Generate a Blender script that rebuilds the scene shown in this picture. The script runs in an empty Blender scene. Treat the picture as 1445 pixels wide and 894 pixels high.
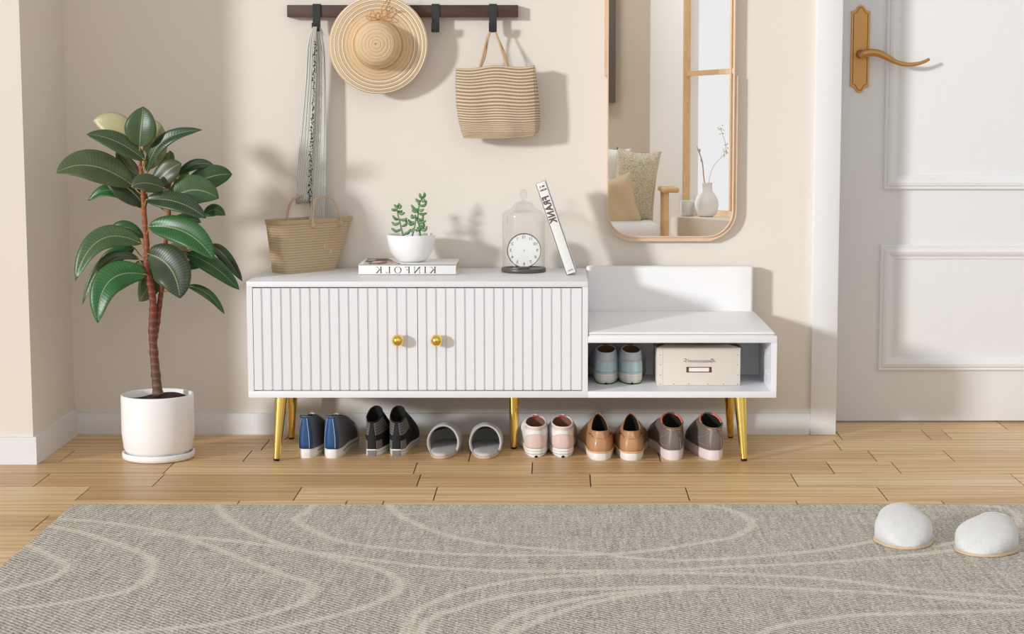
import bpy, bmesh, math, random
from mathutils import Vector, Matrix
from mathutils.geometry import tessellate_polygon
random.seed(7)
PI = math.pi
sc = bpy.context.scene
COL = sc.collection

# ------------------------------------------------------------------ camera
F = 2690.0; CX = 785.0; CY = 447.0
H = 1.06; DW = 5.824
PITCH = math.atan((CY-126.0)/F)
CAM = Vector((0.0, -DW, H))
cd = bpy.data.cameras.new('camera'); cam = bpy.data.objects.new('camera', cd); COL.objects.link(cam)
cam.location = CAM; cam.rotation_euler = (PI/2-PITCH, 0, 0)
cd.sensor_width = 36; cd.lens = F*36/1445; cd.shift_x = -(CX-722.5)/1445
cd.clip_start = 0.05; cd.clip_end = 60
sc.camera = cam
cP, sP = math.cos(PITCH), math.sin(PITCH)

def ray(px, py):
    a = (px-CX)/F; b = -(py-CY)/F
    return Vector((a, cP+b*sP, -sP+b*cP))
def at_y(px, py, Y):
    d = ray(px, py); return CAM + d*((Y-CAM.y)/d.y)
def at_z(px, py, Z):
    d = ray(px, py); return CAM + d*((Z-CAM.z)/d.z)

# ------------------------------------------------------------------ helpers
def lin(c):
    return tuple(((v/255)/12.92 if v/255 <= .04045 else ((v/255+.055)/1.055)**2.4) for v in c)
def obj(name, verts, faces, m, parent=None, smooth=True, uv=None, uv2=None):
    me = bpy.data.meshes.new(name); me.from_pydata([tuple(v) for v in verts], [], faces); me.validate(); me.update()
    if uv:
        l = me.uv_layers.new(name='UVMap')
        for lp in me.loops: l.data[lp.index].uv = uv[lp.vertex_index]
    if uv2:
        l = me.uv_layers.new(name='Tint')
        for lp in me.loops: l.data[lp.index].uv = uv2[lp.vertex_index]
    if smooth:
        for p in me.polygons: p.use_smooth = True
    o = bpy.data.objects.new(name, me); COL.objects.link(o)
    for mm in (m if isinstance(m, (list, tuple)) else [m]): me.materials.append(mm)
    if parent:
        o.parent = parent; o.matrix_parent_inverse = Matrix.Translation(-parent.location)
    return o
def tag(o, label=None, cat=None, group=None, kind=None):
    if label: o['label'] = label
    if cat: o['category'] = cat
    if group: o['group'] = group
    if kind: o['kind'] = kind
    return o
def thing(name, label, cat, loc=(0, 0, 0), group=None):
    o = bpy.data.objects.new(name, None); COL.objects.link(o); o.location = loc; o.empty_display_size = .05
    return tag(o, label, cat, group)
def fix(o, ang=40):
    bm = bmesh.new(); bm.from_mesh(o.data); bmesh.ops.recalc_face_normals(bm, faces=bm.faces)
    for e in bm.edges:
        if len(e.link_faces) == 2 and e.calc_face_angle(0) > math.radians(ang): e.smooth = False
    bm.to_mesh(o.data); bm.free(); return o
def merge(parts):
    V, Fc = [], []
    for v, f in parts:
        n = len(V); V += [Vector(p) for p in v]; Fc += [tuple(i+n for i in q) for q in f]
    return V, Fc
def gbox(x0, x1, y0, y1, z0, z1, bev=0, seg=2):
    bm = bmesh.new(); bmesh.ops.create_cube(bm, size=1)
    for v in bm.verts:
        v.co = Vector((x0+(v.co.x+.5)*(x1-x0), y0+(v.co.y+.5)*(y1-y0), z0+(v.co.z+.5)*(z1-z0)))
    if bev: bmesh.ops.bevel(bm, geom=list(bm.edges), offset=bev, segments=seg, profile=.5, affect='EDGES')
    bm.verts.index_update()
    r = ([v.co.copy() for v in bm.verts], [tuple(v.index for v in f.verts) for f in bm.faces]); bm.free(); return r
def box(name, x0, x1, y0, y1, z0, z1, m, parent=None, bev=.002, seg=2):
    return fix(obj(name, *gbox(x0, x1, y0, y1, z0, z1, bev, seg), m, parent), 35)
def gtube(path, rad, n=10, closed=False, flat=1.0, up=Vector((0, 0, 1))):
    P = [Vector(p) for p in path]; N = len(P)
    R = rad if isinstance(rad, (list, tuple)) else [rad]*N
    V, Fc = [], []; prev = None
    for i in range(N):
        a = P[(i-1) % N] if closed or i else P[0]; b = P[(i+1) % N] if closed or i < N-1 else P[-1]
        t = (b-a).normalized()
        if prev is None:
            u = up - t*up.dot(t)
            if u.length < 1e-4: u = Vector((1, 0, 0)) - t*t.x
        else: u = prev - t*prev.dot(t)
        u.normalize(); prev = u; w = t.cross(u)
        for k in range(n):
            a2 = 2*PI*k/n; V.append(P[i] + (u*math.cos(a2)*flat + w*math.sin(a2))*R[i])
    M_ = N if closed else N-1
    for i in range(M_):
        for k in range(n):
            j = (i+1) % N
            Fc.append((i*n+k, i*n+(k+1) % n, j*n+(k+1) % n, j*n+k))
    if not closed:
        Fc.append(tuple(range(n))[::-1]); Fc.append(tuple((N-1)*n+k for k in range(n)))
    return V, Fc
def glathe(prof, c, n=40, close=False):
    V, Fc = [], []
    for r, z in prof:
        for k in range(n):
            a = 2*PI*k/n; V.append(Vector((c[0]+r*math.cos(a), c[1]+r*math.sin(a), c[2]+z)))
    L = len(prof)
    for i in range(L if close else L-1):
        for k in range(n):
            j = (i+1) % L
            Fc.append((i*n+k, i*n+(k+1) % n, j*n+(k+1) % n, j*n+k))
    if not close:
        Fc.append(tuple(range(n))[::-1]); Fc.append(tuple((L-1)*n+k for k in range(n)))
    return V, Fc
def gprism(poly, axis, a, b):
    """poly 2D list; axis 'x','y','z' = extrusion axis; 2D coords are the remaining axes in order."""
    def mk(p, d):
        return Vector((d, p[0], p[1])) if axis == 'x' else (Vector((p[0], d, p[1])) if axis == 'y' else Vector((p[0], p[1], d)))
    n = len(poly); V = [mk(p, a) for p in poly]+[mk(p, b) for p in poly]
    tr = tessellate_polygon([[Vector((p[0], p[1], 0)) for p in poly]])
    Fc = [tuple(t) for t in tr]+[tuple(i+n for i in t)[::-1] for t in tr]
    for i in range(n): Fc.append((i, (i+1) % n, (i+1) % n+n, i+n))
    return V, Fc
def gsphere(c, r, n=16, sc3=(1, 1, 1)):
    prof = [(max(1e-5, r*math.sin(PI*i/n)), -r*math.cos(PI*i/n)) for i in range(n+1)]
    V, Fc = glathe(prof, (0, 0, 0), n*2)
    return [Vector((c[0]+v.x*sc3[0], c[1]+v.y*sc3[1], c[2]+v.z*sc3[2])) for v in V], Fc
def grid(fn, nu, nv, wrap=False):
    V, Fc, UV = [], [], []
    for i in range(nu+1):
        for j in range(nv+(0 if wrap else 1)):
            V.append(fn(i/nu, j/nv)); UV.append((i/nu, j/nv))
    m = nv if wrap else nv+1
    for i in range(nu):
        for j in range(nv):
            k = (j+1) % m
            Fc.append((i*m+j, i*m+k, (i+1)*m+k, (i+1)*m+j))
    return V, Fc, UV
def solid(o, t, off=-1):
    md = o.modifiers.new('thickness', 'SOLIDIFY'); md.thickness = t; md.offset = off; return o
def sub(o, l=1):
    md = o.modifiers.new('smooth', 'SUBSURF'); md.levels = l; md.render_levels = l; return o
def spline(pts, n=8, closed=False):
    P = [Vector(p) for p in pts]; out = []; N = len(P)
    for i in range(N if closed else N-1):
        p1 = P[i]; p2 = P[(i+1) % N]
        p0 = P[(i-1) % N] if closed or i > 0 else p1*2-p2
        p3 = P[(i+2) % N] if closed or i+2 < N else p2*2-p1
        for k in range(n):
            t = k/n
            out.append(.5*((2*p1)+(p2-p0)*t+(2*p0-5*p1+4*p2-p3)*t*t+(3*p1-p0-3*p2+p3)*t**3))
    if not closed: out.append(P[-1])
    return out
def lerp(a, b, t): return a+(b-a)*t
def interp(tab, s):
    for (a, va), (b, vb) in zip(tab, tab[1:]):
        if s <= b:
            t = (s-a)/(b-a); t = max(0, t); t = t*t*(3-2*t); return va+(vb-va)*t
    return tab[-1][1]

# ------------------------------------------------------------------ materials
class NT:
    def __init__(s, name):
        s.m = bpy.data.materials.new(name); s.m.use_nodes = True; s.t = s.m.node_tree; s.b = s.t.nodes['Principled BSDF']
    def n(s, kind, **kw):
        nd = s.t.nodes.new(kind)
        for k, v in kw.items():
            if k.startswith('i_'): nd.inputs[k[2:].replace('_', ' ')].default_value = v
            else: setattr(nd, k, v)
        return nd
    def l(s, a, b): s.t.links.new(a, b)
    def mix(s, f, a, b, mode='MIX'):
        nd = s.t.nodes.new('ShaderNodeMix'); nd.data_type = 'RGBA'; nd.blend_type = mode
        for idx, v in ((0, f), (6, a), (7, b)):
            if hasattr(v, 'default_value') or hasattr(v, 'links'): s.l(v, nd.inputs[idx])
            else: nd.inputs[idx].default_value = v if idx == 0 else tuple(v)+(1,)*(4-len(v))
        return nd.outputs[2]
    def math(s, op, a, b=0.0, c=0.0):
        nd = s.t.nodes.new('ShaderNodeMath'); nd.operation = op
        for i, v in enumerate((a, b, c)):
            if hasattr(v, 'links'): s.l(v, nd.inputs[i])
            else: nd.inputs[i].default_value = v
        return nd.outputs[0]
    def ramp(s, f, stops, interp_='LINEAR'):
        nd = s.t.nodes.new('ShaderNodeValToRGB'); nd.color_ramp.interpolation = interp_
        e = nd.color_ramp.elements
        while len(e) < len(stops): e.new(.5)
        for el, (p, c) in zip(e, stops):
            el.position = p; el.color = (tuple(c)+(1,)) if len(c) == 3 else c
        s.l(f, nd.inputs[0]); return nd.outputs[0]
    def noise(s, scale, vec=None, detail=3, rough=.5):
        nd = s.n('ShaderNodeTexNoise'); nd.inputs['Scale'].default_value = scale; nd.inputs['Detail'].default_value = detail
        nd.inputs['Roughness'].default_value = rough
        s.l(vec if vec is not None else s.co(), nd.inputs['Vector']); return nd.outputs['Fac']
    def co(s, which='Object'):
        return s.n('ShaderNodeTexCoord').outputs[which]
    def map(s, vec, sc_=(1, 1, 1), rot=(0, 0, 0), loc=(0, 0, 0)):
        nd = s.n('ShaderNodeMapping'); nd.inputs['Scale'].default_value = sc_; nd.inputs['Rotation'].default_value = rot
        nd.inputs['Location'].default_value = loc; s.l(vec, nd.inputs['Vector']); return nd.outputs[0]
    def xyz(s, vec):
        nd = s.n('ShaderNodeSeparateXYZ'); s.l(vec, nd.inputs[0]); return nd.outputs
    def bump(s, h, st=.3, dist=.002):
        nd = s.n('ShaderNodeBump'); nd.inputs['Strength'].default_value = st; nd.inputs['Distance'].default_value = dist
        s.l(h, nd.inputs['Height']); s.l(nd.outputs[0], s.b.inputs['Normal'])
def mat(name, rgb, rough=.5, metal=0, var=.04, scale=30, bump=0, bscale=200, bdist=.001, sheen=0, coat=0, spec=None):
    N = NT(name); c = lin(rgb)
    if var:
        f = N.noise(scale)
        N.l(N.mix(f, tuple(max(0, v*(1-var)) for v in c), tuple(min(1, v*(1+var)) for v in c)), N.b.inputs['Base Color'])
    else: N.b.inputs['Base Color'].default_value = c+(1,)
    N.b.inputs['Roughness'].default_value = rough; N.b.inputs['Metallic'].default_value = metal
    if sheen: N.b.inputs['Sheen Weight'].default_value = sheen
    if coat: N.b.inputs['Coat Weight'].default_value = coat
    if spec is not None: N.b.inputs['Specular IOR Level'].default_value = spec
    if bump: N.bump(N.noise(bscale, detail=4), bump, bdist)
    return N.m

WALLC = (233, 225, 215)
M = {}
M['wall'] = mat('wall_paint', (230, 223, 214), .9, var=.012, scale=3, bump=.05, bscale=160)
M['trim'] = mat('trim_paint', (232, 233, 235), .55, var=.01)
M['doorpaint'] = mat('door_paint', (228, 229, 231), .5, var=.01)
M['cab'] = mat('white_lacquer', (237, 239, 244), .42, var=.006, scale=4)
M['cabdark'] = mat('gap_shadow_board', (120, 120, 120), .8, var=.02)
M['leather'] = mat('white_leatherette', (243, 243, 244), .45, var=.01, scale=8, bump=.12, bscale=900, bdist=.0005)
def gold():
    N = NT('polished_gold'); N.b.inputs['Metallic'].default_value = 1; N.b.inputs['Roughness'].default_value = .16
    N.l(N.mix(N.noise(40), lin((242, 206, 112)), lin((250, 218, 128))), N.b.inputs['Base Color']); return N.m
M['gold'] = gold()
M['brass'] = mat('satin_brass', (196, 152, 96), .38, .85, var=.05, scale=20)
M['rubber'] = mat('black_rubber', (28, 28, 28), .6)
M['ceramic'] = mat('white_ceramic', (249, 249, 249), .3, var=.01, bump=.04, bscale=12, bdist=.004)
M['soil'] = mat('dark_soil', (52, 38, 28), .95, var=.5, scale=120, bump=1, bscale=150, bdist=.006)
M['blackmetal'] = mat('black_metal', (48, 50, 52), .45, .3, var=.05)
def wood(name, c1, c2, sx=(2, 30, 30), rough=.5, bumps=.1):
    N = NT(name); v = N.map(N.co(), sx)
    a = N.noise(1.5, v, 5, .6); b = N.noise(7, v, 4, .7)
    f = N.math('MULTIPLY_ADD', b, .4, N.math('MULTIPLY', a, .6))
    N.l(N.ramp(f, [(.3, lin(c1)), (.65, lin(c2))]), N.b.inputs['Base Color']); N.b.inputs['Roughness'].default_value = rough
    N.bump(f, bumps, .001); return N.m
M['walnut'] = wood('dark_walnut', (52, 32, 28), (92, 62, 54))
M['palewood'] = wood('pale_oak', (206, 176, 146), (226, 200, 172), (6, 30, 6))
M['chairwood'] = wood('honey_beech', (212, 172, 124), (234, 200, 154), (6, 30, 6))
M['rose'] = mat('rose_wood_edge', (226, 194, 170), .5)

def floor_mat():
    N = NT('oak_planks'); at = N.n('ShaderNodeAttribute', attribute_name='plank'); r = at.outputs['Fac']
    g = N.co()
    off = N.n('ShaderNodeCombineXYZ'); N.l(N.math('MULTIPLY', r, 37.0), off.inputs[0]); N.l(N.math('MULTIPLY', r, 91.0), off.inputs[1])
    add = N.n('ShaderNodeVectorMath', operation='ADD'); N.l(g, add.inputs[0]); N.l(off.outputs[0], add.inputs[1])
    v = N.map(add.outputs[0], (1.1, 13, 1))
    a = N.noise(1.6, v, 4, .55); b = N.noise(9, N.map(add.outputs[0], (1.4, 30, 1)), 5, .7)
    wv = N.n('ShaderNodeTexWave', wave_type='BANDS', bands_direction='Y'); N.l(N.map(add.outputs[0], (.35, 5, 1)), wv.inputs['Vector'])
    wv.inputs['Scale'].default_value = 1.6; wv.inputs['Distortion'].default_value = 9; wv.inputs['Detail'].default_value = 3; wv.inputs['Detail Scale'].default_value = 1.3
    f = N.math('ADD', N.math('MULTIPLY', a, .5), N.math('ADD', N.math('MULTIPLY', b, .28), N.math('MULTIPLY', wv.outputs['Fac'], .22)))
    col = N.ramp(f, [(.3, lin((198, 158, 108))), (.5, lin((224, 188, 138))), (.72, lin((238, 208, 162)))])
    tint = N.ramp(r, [(0, (.76, .70, .62)), (.35, (.94, .91, .87)), (.7, (1, 1, 1)), (1, (1.02, 1.08, 1.16))])
    N.l(N.mix(1.0, col, tint, 'MULTIPLY'), N.b.inputs['Base Color'])
    N.b.inputs['Roughness'].default_value = .42; N.bump(f, .08, .001); return N.m
M['floor'] = floor_mat()
M['groove'] = mat('plank_groove', (88, 58, 34), .9, var=.1)

# ------------------------------------------------------------------ room shell
DOORX = at_y(1183, 400, -.015).x          # inner edge of the casing
CASX = at_y(1143, 612, -.015).x
CORX = at_z(112, 612, 0).x                # rear left corner
pf = at_z(52, 655, 0)                     # foot of the pier corner
PX, PY = pf.x, pf.y
YD = .205                                 # door plane
def build_floor():
    V, Fc, att, mi = [], [], [], []
    step = .1735; D0 = 5.5555-DW
    rows = {}
    def sx(px, yy):  # seam x from a pixel on the floor
        return at_z(px, yy, 0).x
    rows[-1] = [sx(1184, 614), sx(1306, 612), sx(1335, 612), sx(700, 615)]
    rows[0] = [sx(374, 628), sx(1182, 628), sx(870, 628)]
    rows[1] = [sx(95, 643), sx(349, 643), sx(663, 643), sx(1231, 643), sx(1339, 643), sx(930, 643)]
    rows[2] = [sx(237, 661), sx(586, 660), sx(751, 660), sx(1172, 660), sx(1265, 660)]
    rows[3] = [sx(59, 677), sx(224, 677), sx(591, 677), sx(833, 677), sx(1121, 677), sx(1436, 677)]
    rows[4] = [sx(420, 696), sx(614, 697), sx(970, 696), sx(1245, 696)]
    rows[5] = [sx(330, 717), sx(489, 708), sx(541, 708), sx(1124, 708), sx(1330, 708)]
    rows[6] = [sx(54, 740)]
    g = .0017
    for r in range(-3, 32):
        y1 = D0 - step*(r-1); y0 = y1-step          # row r=1 lies between D=5.555 and 5.382
        y1 = D0 - (r-1)*step; y0 = D0 - r*step
        s = sorted(rows.get(r, []))
        rnd = random.Random(r*13+5)
        if not s: s = [rnd.uniform(-1.8, -1.2)]
        while s[0] > -2.6: s.insert(0, s[0]-rnd.uniform(.55, .95))
        while s[-1] < 2.4: s.append(s[-1]+rnd.uniform(.55, .95))
        for a, b in zip(s, s[1:]):
            yy0, yy1 = y0, min(y1, .6)
            if yy1 <= yy0: continue
            n = len(V); v_ = rnd.random()
            for (x, y, z) in ((a+g, yy0+g, 0), (b-g, yy0+g, 0), (b-g, yy1-g, 0), (a+g, yy1-g, 0), (a+g, yy0+g, -.004), (b-g, yy0+g, -.004), (b-g, yy1-g, -.004), (a+g, yy1-g, -.004)):
                V.append((x, y, z)); att.append(v_)
            for q in ((0, 1, 2, 3), (0, 4, 5, 1), (1, 5, 6, 2), (2, 6, 7, 3), (3, 7, 4, 0)): Fc.append(tuple(i+n for i in q)); mi.append(0)
    n = len(V)
    bx = gbox(-3.2, 3.2, -5.9, .6, -.05, -.0035)
    V += [tuple(v) for v in bx[0]]; att += [0]*8
    for q in bx[1]: Fc.append(tuple(i+n for i in q)); mi.append(1)
    o = obj('floor', V, Fc, [M['floor'], M['groove']], smooth=False)
    a = o.data.attributes.new('plank', 'FLOAT', 'POINT')
    for i, v in enumerate(att): a.data[i].value = v
    for i, p in enumerate(o.data.polygons): p.material_index = mi[i]
    tag(o, kind='structure')
build_floor()
tag(box('floor_rear', -3.2, 3.2, -9.2, -5.9, -.05, 0, M['floor'], bev=0), kind='structure').name = 'floor'

def struct(name, V, Fc, m, parent=None, ang=35):
    o = fix(obj(name, V, Fc, m, parent), ang)
    if not parent: o['kind'] = 'structure'
    return o
WTOP = 2.75
# back wall with door opening
dtop = 2.1
struct('wall_back', *merge([gbox(CORX-.3, CASX+.03, 0, .3, 0, WTOP), gbox(CASX+.03, 3.0, 0, .3, dtop+.05, WTOP), gbox(1.90, 3.0, 0, .3, 0, dtop+.05)]), M['wall'])
bt = .011
struct('wall_left', *gbox(-3.1, PX-bt, PY+bt, .3, 0, WTOP), M['wall'])
bh = at_y(600, 583, -.012).z
struct('baseboard_back', *merge([gbox(PX-bt, CASX, -.012, 0, 0, bh, .0015)]), M['trim'])
struct('baseboard_left', *merge([gbox(-3.1, PX-bt, PY, PY+bt, 0, bh+.012), gbox(PX-bt, PX, PY, -.012, 0, bh+.012)]), M['trim'])
struct('trim_1', *merge([gbox(CASX, DOORX, -.018, .02, 0, dtop+.08, .003), gbox(DOORX, 1.82, -.018, .02, dtop, dtop+.08, .003), gbox(1.82, 1.9, -.018, .02, 0, dtop+.08, .003)]), M['trim'])
struct('trim_2', *merge([gbox(CASX+.028, DOORX, .02, YD+.06, 0, dtop), gbox(1.82, 1.9, .02, YD+.06, 0, dtop)]), M['trim'])
# door
def rect_path(x0, x1, z0, z1): return [(x0, z0), (x1, z0), (x1, z1), (x0, z1)]
def gmould(x0, x1, z0, z1, y, prof):
    """prof: list of (inset, protrusion toward camera)"""
    V, Fc = [], []
    for ins, pr in prof:
        for (x, z) in rect_path(x0+ins, x1-ins, z0+ins, z1-ins): V.append(Vector((x, y-pr, z)))
    L = len(prof)
    for i in range(L-1):
        for k in range(4): Fc.append((i*4+k, i*4+(k+1) % 4, (i+1)*4+(k+1) % 4, (i+1)*4+k))
    return V, Fc
door = box('door_1', DOORX-.02, 1.84, YD, YD+.045, .006, dtop, M['doorpaint'], bev=.002); door['kind'] = 'structure'
prof = [(0, -.001), (0, .010), (.004, .013), (.009, .011), (.013, .016), (.022, .018), (.030, .014), (.037, .007), (.041, .006), (.044, .006), (.046, -.001)]
a = at_y(1246, 267, YD); b = at_y(1242, 345, YD); c = at_y(1242, 522, YD)
obj('panel_moulding', *gmould(a.x, 1.70, a.z, 1.95, YD, prof), M['doorpaint'], door, smooth=False)
obj('panel_moulding', *gmould(b.x, 1.70, c.z, b.z, YD, prof), M['doorpaint'], door, smooth=False)
# handle plate
pl0 = at_y(1199, 131, YD); pl1 = at_y(1228, 7, YD); hw = (pl1.x-pl0.x)/2; cx = (pl0.x+pl1.x)/2; zb, zt = pl0.z, pl1.z; zc = (zb+zt)/2; hh = (zt-zb)/2
def plate(s):
    pts = []
    up = [(1, .86), (.72, .865), (.52, .90), (.36, .955), (.18, .99), (0, 1.0)]
    q = [(x*(hw-s), zc+hh*z-(s if z > 0 else 0)) for x, z in up]
    top = q+[(-x, z) for x, z in q[::-1][1:]]
    pts = [(cx+x, z) for x, z in top]+[(cx-x, 2*zc-z) for x, z in top]
    return pts
hp = fix(obj('handle_plate', *merge([gprism(plate(0), 'y', YD-.004, YD), gprism(plate(.0012), 'y', YD-.007, YD-.003)]), M['brass'], door), 25)
brd = mat('brass_recess', (120, 78, 40), .45, .7)
pin = plate(.0075)
obj('plate_groove', *gtube([(x, YD-.0072, z) for x, z in spline([Vector((x, 0, z)) for x, z in []], 1)] if 0 else [Vector((x, YD-.0068, z)) for x, z in pin], .0011, 6, True, up=Vector((0, 1, 0))), brd, hp)
hc = at_y(1217, 76, YD-.03)
obj('handle_boss', *merge([glathe([(.013, 0), (.013, .006), (.009, .01), (.008, .03)], (0, 0, 0), 24)]), M['brass'], hp).matrix_local = Matrix.Translation((hc.x-.004, YD-.006, hc.z)) @ Matrix.Rotation(PI/2, 4, 'X')
lv = [(1213, 80), (1219, 76), (1230, 74), (1242, 76), (1254, 82), (1266, 88), (1280, 91), (1294, 90), (1304, 87), (1310, 84), (1312, 83)]
lp = spline([at_y(x, y, YD-.045) for x, y in lv], 5); n = len(lp)
lr = [interp([(0, .007), (.12, .0125), (.3, .0115), (.5, .0075), (.8, .0052), (.96, .0045), (1, .002)], i/(n-1)) for i in range(n)]
obj('lever', *gtube(lp, lr, 14, flat=.85, up=Vector((0, 1, 0))), M['brass'], hp)

# ------------------------------------------------------------------ storage bench
YF = -.43
def fy(px, py, Y=YF): return at_y(px, py, Y)
xl = fy(349, 480).x; xs = fy(829.5, 480).x; xr = fy(1096, 520).x
zt_ = fy(600, 397).z; zb_ = fy(600, 561).z; zbt = fy(960, 474).z
YB = -.012
t_ = .016
bench = thing('storage_bench', 'long white shoe bench with fluted doors, padded seat and gold legs', 'storage bench', ((xl+xr)/2, YF/2, 0))
dx0 = fy(357, 480).x; dxm = fy(589.5, 480).x; dx1 = fy(821.5, 480).x; dz1 = fy(600, 405).z; dz0 = fy(600, 551.5).z
body = merge([gbox(xl, xs, YF, YB, dz1, zt_, .0015), gbox(xl, xs, YF, YB, zb_, dz0, .0015),
              gbox(xl, dx0, YF, YB, dz0, dz1), gbox(dx1, xs, YF, YB, dz0, dz1)])
fix(obj('cabinet_body', *body, M['cab'], bench), 35)
box('inner_panel', dx0, dx1, YF+.03, YF+.04, dz0, dz1, M['cabdark'], bench, bev=0)
def gdoor(x0, x1, z0, z1, nsl):
    w = (x1-x0)/nsl; P = [(x0, YF+.022)]
    P.append((x0, YF+.001))
    for i in range(nsl):
        a = x0+i*w
        P += [(a+.0004, YF+.0008), (a+w*.80, YF+.0008)]
        if i < nsl-1: P += [(a+w*.83, YF+.0060), (a+w*.97, YF+.0060)]
    P += [(x1, YF+.001), (x1, YF+.022)]
    # slats run in a recessed field, thin border strips top and bottom
    return merge([gprism(P, 'z', z0+.0015, z1-.0015)])
g = .0016
for (x0, x1, kx) in ((dx0+g, dxm-g*.6, 561.5), (dxm+g*.6, dx1-g, 616)):
    d = fix(obj('door', *gdoor(x0, x1, dz0+g, dz1-g, 17), M['cab'], bench), 10)
    kc = at_y(kx, 480, YF-.022)
    prof = [(.006, 0), (.0055, .004), (.0045, .008), (.005, .010)]
    k = glathe(prof, (0, 0, 0), 20)
    kv = [Vector((kc.x+v.x, YF+.001-v.z, kc.z+v.y)) for v in k[0]]
    obj('knob', *merge([(kv, k[1]), gsphere((kc.x, YF-.022, kc.z), .0175, 16)]), M['gold'], d)
# bench cubby
ix0 = xs; ix1 = fy(1088, 520).x; iz1 = fy(960, 483.5).z; iz0 = fy(960, 552).z
cub = merge([gbox(xs+.0002, xr, YF, YB, iz1, zbt, .0012), gbox(xs+.0002, xr, YF, YB, zb_, iz0, .0012), gbox(ix1, xr, YF, YB, iz0, iz1),
             gbox(xs+.0002, ix1, -.10, -.09, iz0, iz1)])
fix(obj('open_compartment', *cub, M['cab'], bench), 35)
screw = mat('screw_cap', (225, 225, 226), .4)
for yy in (-.36, -.3):
    for zz in (lerp(iz0, iz1, .28), lerp(iz0, iz1, .72)):
        k = glathe([(.004, 0), (.004, .0015), (.0025, .002)], (0, 0, 0), 12)
        obj('screw_cap', [Vector((ix1-v.z, yy+v.x, zz+v.y)) for v in k[0]], k[1], screw, bench)
# seat and back cushion
zse = fy(960, 470).z+.002
YBK = -.066; bkp = at_y(1063.5, 439, YBK)
def cushion(x0, x1, y0, y1, z0, z1, r, puff, axis):
    V, Fc = gbox(x0, x1, y0, y1, z0, z1)
    bm = bmesh.new(); vs = [bm.verts.new(v) for v in V]; [bm.faces.new([vs[i] for i in f]) for f in Fc]
    bmesh.ops.bevel(bm, geom=list(bm.edges), offset=r, segments=4, profile=.5, affect='EDGES')
    bmesh.ops.subdivide_edges(bm, edges=[e for e in bm.edges if e.calc_length() > .03], cuts=9, use_grid_fill=True)
    for v in bm.verts:
        u = (v.co.x-x0)/(x1-x0)
        if axis == 'z':
            w = (v.co.y-y0)/(y1-y0)
            if v.co.z > z1-.002: v.co.z += puff*(16*u*(1-u)*w*(1-w))**.5
        else:
            w = (v.co.z-z0)/(z1-z0)
            if v.co.y < y0+.002: v.co.y -= puff*(16*u*(1-u)*w*(1-w))**.5
    bm.verts.index_update(); r_ = ([v.co.copy() for v in bm.verts], [tuple(v.index for v in f.verts) for f in bm.faces]); bm.free(); return r_
sr = fy(1094.5, 470).x
V, Fc = cushion(xs+.0015, sr, YF+.002, YBK+.002, zbt-.0005, zse, .0055, .003, 'z')
for v in V:
    k = (v.y-YF)/(YBK-YF); top = max(0, (v.z-zbt)/(zse-zbt))
    v.x = xs+(v.x-xs)*lerp(1, (bkp.x+.004-xs)/(sr-xs), max(0, k)); v.z += top*max(0, k)*(bkp.z-zse)
obj('seat_cushion', V, Fc, M['leather'], bench)
bt1 = at_y(940, 375.5, YBK).z; bl = xs+.001; br = at_y(1063, 400, YBK).x
obj('back_cushion', *cushion(bl, br, YBK, YBK+.045, zbt, bt1, .009, .003, 'y'), M['leather'], bench)
# legs
def leg(pt, pb, r1, r2, name='leg'):
    pt, pb = Vector(pt), Vector(pb)
    foot = lerp(pb, pt, .035)
    l = fix(obj(name, *gtube([lerp(pt, foot, k/8) for k in range(9)], [lerp(r1, r2, k/8) for k in range(9)], 32), M['gold'], bench), 45)
    obj('leg_cap', *gtube([foot, lerp(foot, pb, .3), pb], [r2*.98, r2*.98, r2*.75], 18), M['rubber'], l)
YFL, YBL = at_z(390, 650, 0).y, at_z(411, 619, 0).y
def lg(pxt, pxb, Y, pyb, dy):
    T = at_y(pxt, 563, Y+dy); B = at_z(pxb, pyb, 0); leg((T.x, Y+dy, zb_+.0005), (B.x, B.y, 0), .0185, .0095)
lg(397, 390, YFL, 650, .03); lg(413.5, 411, YBL, 619, -.015); lg(725.5, 725, at_z(725, 633, 0).y, 633, 0)
lg(1044, 1050, YFL, 650, .03); lg(1027, 1031, YBL, 617, -.015)

# ------------------------------------------------------------------ text
def gtext(s, size, bold=0, depth=.0004, align='CENTER', flip=False, sp_=1.0):
    cu = bpy.data.curves.new('t', 'FONT'); cu.body = s; cu.size = size; cu.extrude = depth/2; cu.offset = bold; cu.align_x = align; cu.align_y = 'CENTER'; cu.space_character = sp_
    o = bpy.data.objects.new('t', cu); COL.objects.link(o)
    dg = bpy.context.evaluated_depsgraph_get(); me = bpy.data.meshes.new_from_object(o.evaluated_get(dg))
    V = [v.co.copy() for v in me.vertices]; Fc = [tuple(p.vertices) for p in me.polygons]
    bpy.data.objects.remove(o); bpy.data.curves.remove(cu); bpy.data.meshes.remove(me)
    if flip: V = [Vector((-v.x, v.y, v.z)) for v in V]
    return V, Fc
ink = mat('dark_ink', (74, 66, 60), .7); inkb = mat('brown_ink', (104, 92, 82), .7)

# ------------------------------------------------------------------ items on the cabinet top
ZT = zt_
paper = mat('white_cover', (238, 238, 235), .5, var=.01)
def pages_mat():
    N = NT('page_edges'); z = N.xyz(N.co())
    w = N.math('SINE', N.math('MULTIPLY', z[2], 5200.0)); f = N.math('MULTIPLY_ADD', w, .5, .5)
    N.l(N.mix(f, lin((222, 206, 178)), lin((190, 168, 134))), N.b.inputs['Base Color']); return N.m
pages = pages_mat()
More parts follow.
